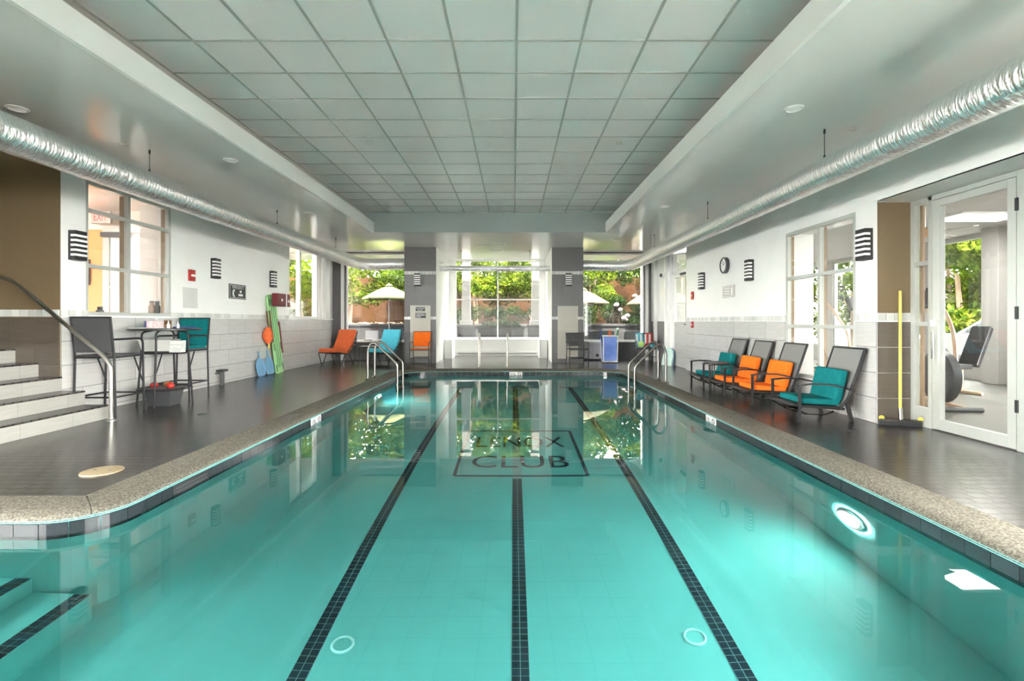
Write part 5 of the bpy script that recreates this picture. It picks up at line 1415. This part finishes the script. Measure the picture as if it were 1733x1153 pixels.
for a, b in (((-0.185, -0.16), (0.185, -0.16)), ((0.185, -0.16), (0.185, 0.16)), ((0.185, 0.16), (-0.185, 0.16)), ((-0.185, 0.16), (-0.185, -0.16))):
    n_ = len(mb.v); K = 8
    for j in range(6):
        z = 0.07 + 0.69 * j / 5
        for i in range(K + 1):
            t = i / K
            p = Vector(a).lerp(Vector(b), t); bul = 0.012 * math.sin(t * 9 + j * 1.3) * (1 if j not in (0, 5) else 0.2)
            mb.v.append((p.x * (1 + bul), p.y * (1 + bul * 2), z))
    for j in range(5):
        for i in range(K): mb.f.append((n_ + j * (K + 1) + i, n_ + j * (K + 1) + i + 1, n_ + (j + 1) * (K + 1) + i + 1, n_ + (j + 1) * (K + 1) + i))
mb.build('fabric_bag', 'mesh_blue', hp, smooth=True)
MB().box(-0.18, 0.18, -0.155, 0.155, 0.06, 0.075).build('bag_floor', 'mesh_blue', hp)
for x, y, tx, m, lab in ((-0.10, 0, -0.16, 'navy', 'dark purple pool noodle leaning left in the hamper'), (0.02, 0.05, 0.0, 'coral', 'orange pool noodle upright in the hamper'), (0.08, -0.02, 0.17, 'dgreen', 'dark green pool noodle leaning right in the hamper')):
    d = thing('pool_noodle', lab, 'pool noodle', (2.83 + x, 14.62 + y, 0.08), 0, 'noodles in the hamper')
    hgt = 0.98 if m == 'dgreen' else 0.90
    MB().tube([(0, 0, 0), (tx, 0, hgt - 0.08)], 0.032, 10).build('noodle', m, d, smooth=True); MB().tube([(tx * 0.94, 0, hgt - 0.085), (tx * 1.02, 0, hgt - 0.03)], 0.034, 10).build('tip', 'seafoam' if m == 'dgreen' else m, d, smooth=True)
d = thing('wall_cabinet', 'low white panelled box under the far right window', 'cabinet', (2.40, 15.50, 0))
MB().box(-0.32, 0.32, -0.07, 0.09, 0.06, 0.56).build('body', 'lobby_grey', d)
for x in (-0.31, 0.0, 0.31): MB().box(x - 0.015, x + 0.015, -0.082, -0.07, 0.06, 0.56).build('trim_strip', 'white', d)
for z in (0.07, 0.55): MB().box(-0.32, 0.32, -0.083, -0.07, z - 0.012, z + 0.012).build('trim_strip', 'white', d)
MB().box(0.17, 0.25, -0.085, -0.07, 0.12, 0.20).build('outlet', 'black', d)
for x, lab in ((-4.55, 'cream cushion left on the far left window sill'), (-4.08, 'white cushion right on the far left window sill')):
    tag(MB().box(-0.13, 0.13, -0.04, 0.04, 0, 0.06).build('sill_box', 'paper', None, bevel=0.01, loc=(x, FY - 0.045, 0.602)), lab, 'cushion', 'sill cushions')

# ================================================================== LEFT WALL: rescue gear
ty = 11.62
d = thing('spine_board', 'pale green rescue spine board leaning on the left wall', 'rescue board', (LX + 0.17, ty + 0.10, 0.0), WL)
lean = Matrix.Rotation(-0.07, 4, 'X') @ Matrix.Rotation(-0.10, 4, 'Y')
def shp(w0, w1, h):
    return [(-w0 / 2 + 0.03, 0.0), (w0 / 2 - 0.03, 0.0), (w0 / 2, 0.03), (w1 / 2, h - 0.05), (w1 / 2 - 0.05, h), (-w1 / 2 + 0.05, h), (-w1 / 2, h - 0.05), (-w0 / 2, 0.03)]
MB().extrude(shp(0.34, 0.42, 1.86), -0.02, 0.02, 'y').xf(lean).build('board', 'green', d, bevel=0.006)
for x in (-0.085, 0.0, 0.085): MB().box(x - 0.012, x + 0.012, -0.024, -0.019, 0.14, 1.75).xf(lean).build('groove', 'dgreen', d)
for z in (0.05, 0.55, 1.1, 1.6):
    for s in (-1, 1): MB().box(s * 0.155 - 0.014, s * 0.155 + 0.014, -0.025, -0.019, z, z + 0.17).xf(lean).build('hand_slot', 'black', d, bevel=0.002)
for s, z0 in ((-1, 1.2), (1, 0.9)): MB().box(s * 0.20 - 0.03, s * 0.20 + 0.03, -0.035, -0.02, z0 - 0.45, z0 + 0.3).xf(lean).build('strap', 'maroon' if s > 0 else 'brown', d)
d = thing('rescue_tube', 'orange rescue tube hanging beside the green board', 'rescue tube', (LX + 0.12, ty - 0.36, 0.0), WL)
MB().tube(fillet([(0, 0, 0.72), (-0.02, 0, 0.9), (0.0, 0, 1.08)], 0.1), [0.05, 0.09, 0.11, 0.11, 0.11, 0.10, 0.09, 0.05], 12).build('float', 'coral', d, smooth=True)
MB().tube([(0.04, 0, 0.60), (0.05, -0.01, 1.02)], 0.022, 8).build('cover_strap', 'yellow', d, smooth=True); MB().tube([(0, 0, 1.08), (0.03, 0.05, 1.45)], 0.014, 8).build('tow_strap', 'brown', d, smooth=True)
d = thing('first_aid_case', 'maroon first aid case with a white stripe above the green board', 'case', (LX, ty + 0.12, 1.72), WL)
MB().box(-0.32, 0.32, -0.26, -0.13, -0.15, 0.15).build('case', 'maroon', d, bevel=0.01); MB().box(0.27, 0.31, -0.13, 0, -0.03, 0.03).build('wall_bracket', 'dgrey', d); MB().box(0.10, 0.15, -0.265, -0.13, -0.152, 0.152).build('stripe', 'white', d)
MB().lathe([(0.035, 0), (0.03, 0.01)], 12).xf(Matrix.Translation((-0.10, -0.26, 0)) @ rX).build('latch', 'white', d); MB().lathe([(0.035, 0), (0.03, 0.01)], 12).xf(Matrix.Translation((0.24, -0.26, -0.02)) @ rX).build('latch', 'white', d)
def skim(label, loc, rz):
    d = thing('leaf_skimmer', label, 'pool skimmer net', loc, rz, 'blue skimmer nets')
    pts = [(-0.12, 0.02), (0.12, 0.02), (0.17, 0.12), (0.17, 0.26), (0.10, 0.37), (0.03, 0.40), (-0.03, 0.40), (-0.10, 0.37), (-0.17, 0.26), (-0.17, 0.12)]
    L_ = Matrix.Rotation(-0.15, 4, 'X')
    MB().tube([(p[0], 0, p[1]) for p in pts + pts[:1]], 0.014, 8, False).xf(L_).build('rim', 'blue', d, smooth=True)
    MB().extrude(pts, 0.002, 0.006, 'y').xf(L_).build('net', 'blue', d)
    MB().tube([(0, 0, 0.40), (0, 0, 0.56)], 0.016, 8).xf(L_).build('handle', 'blue', d, smooth=True)
skim('blue leaf skimmer net leaning alone on the left wall', (LX + 0.14, 10.95, 0.0), WL)
skim('blue leaf skimmer net tucked behind the green board', (LX + 0.11, 11.40, 0.0), WL)
d = thing('pipe_stub', 'short dark pipe stub with a cap standing by the left wall', 'pipe', (LX + 0.14, 9.45, 0))
for x in (-0.035, 0.035): MB().tube([(0, x, 0), (0, x, 0.26)], 0.024, 10).build('pipe', 'dgrey', d, smooth=True)
MB().box(-0.07, 0.07, -0.09, 0.09, 0.26, 0.30).build('cap', 'black', d, bevel=0.01); MB().tube([(-0.13, 0, 0.22), (0, 0, 0.24)], 0.015, 8).build('wall_arm', 'dgrey', d)
# squeegee beside the gym door
d = thing('squeegee', 'wide floor squeegee with a yellow pole by the gym door', 'squeegee', (4.53, 5.79, 0), math.radians(-18))
MB().box(-0.22, 0.20, -0.02, 0.02, 0.0, 0.05).build('blade', 'black', d); MB().box(-0.22, 0.20, -0.03, 0.03, 0.05, 0.075).build('blade_holder', 'steel', d)
MB().tube([(0, 0, 0.07), (0.0, 0.02, 0.20)], 0.022, 10).build('socket', 'steel', d, smooth=True); MB().tube([(0, 0.02, 0.18), (0.02, 0.075, 1.58)], 0.016, 10).build('pole', 'yellow', d, smooth=True)
for x in (-0.20, 0.18): MB().lathe([(0.025, -0.008), (0.03, 0.008)], 14).xf(Matrix.Translation((x, -0.02, 0.085)) @ rX).build('end_cap', 'yellow', d)
# lids and drains in the deck
d = thing('deck_lid', 'round beige skimmer lid set in the left deck', 'deck lid', (-3.34, 4.02, 0.001))
MB().lathe([(0.145, 0), (0.143, 0.008), (0.125, 0.011)], 32).build('lid', 'cover', d, smooth=True)
for a in (-0.06, 0.06): MB().box(a - 0.012, a + 0.012, -0.006, 0.006, 0.0112, 0.0125).build('finger_hole', 'dgrey', d)
for u, v, lab in ((343, 701, 'small round floor drain by the bar stools'), (1443, 730, 'small round floor drain by the nearest lounger'), (1110, 663, 'small round floor drain near the right grab rails')):
    dd = 838 * 1.22 / (v - 544)
    d = thing('floor_drain', lab, 'drain', ((u - 869) / 838 * dd + (0.25 if u == 1110 else 0), dd, 0.001), 0, 'deck floor drains')
    MB().lathe([(0.06, 0), (0.058, 0.004)], 20).build('grate', 'dgrey', d)
    for k in (-0.02, 0.02): MB().box(-0.04, 0.04, k - 0.005, k + 0.005, 0.004, 0.005).build('slit', 'black', d)
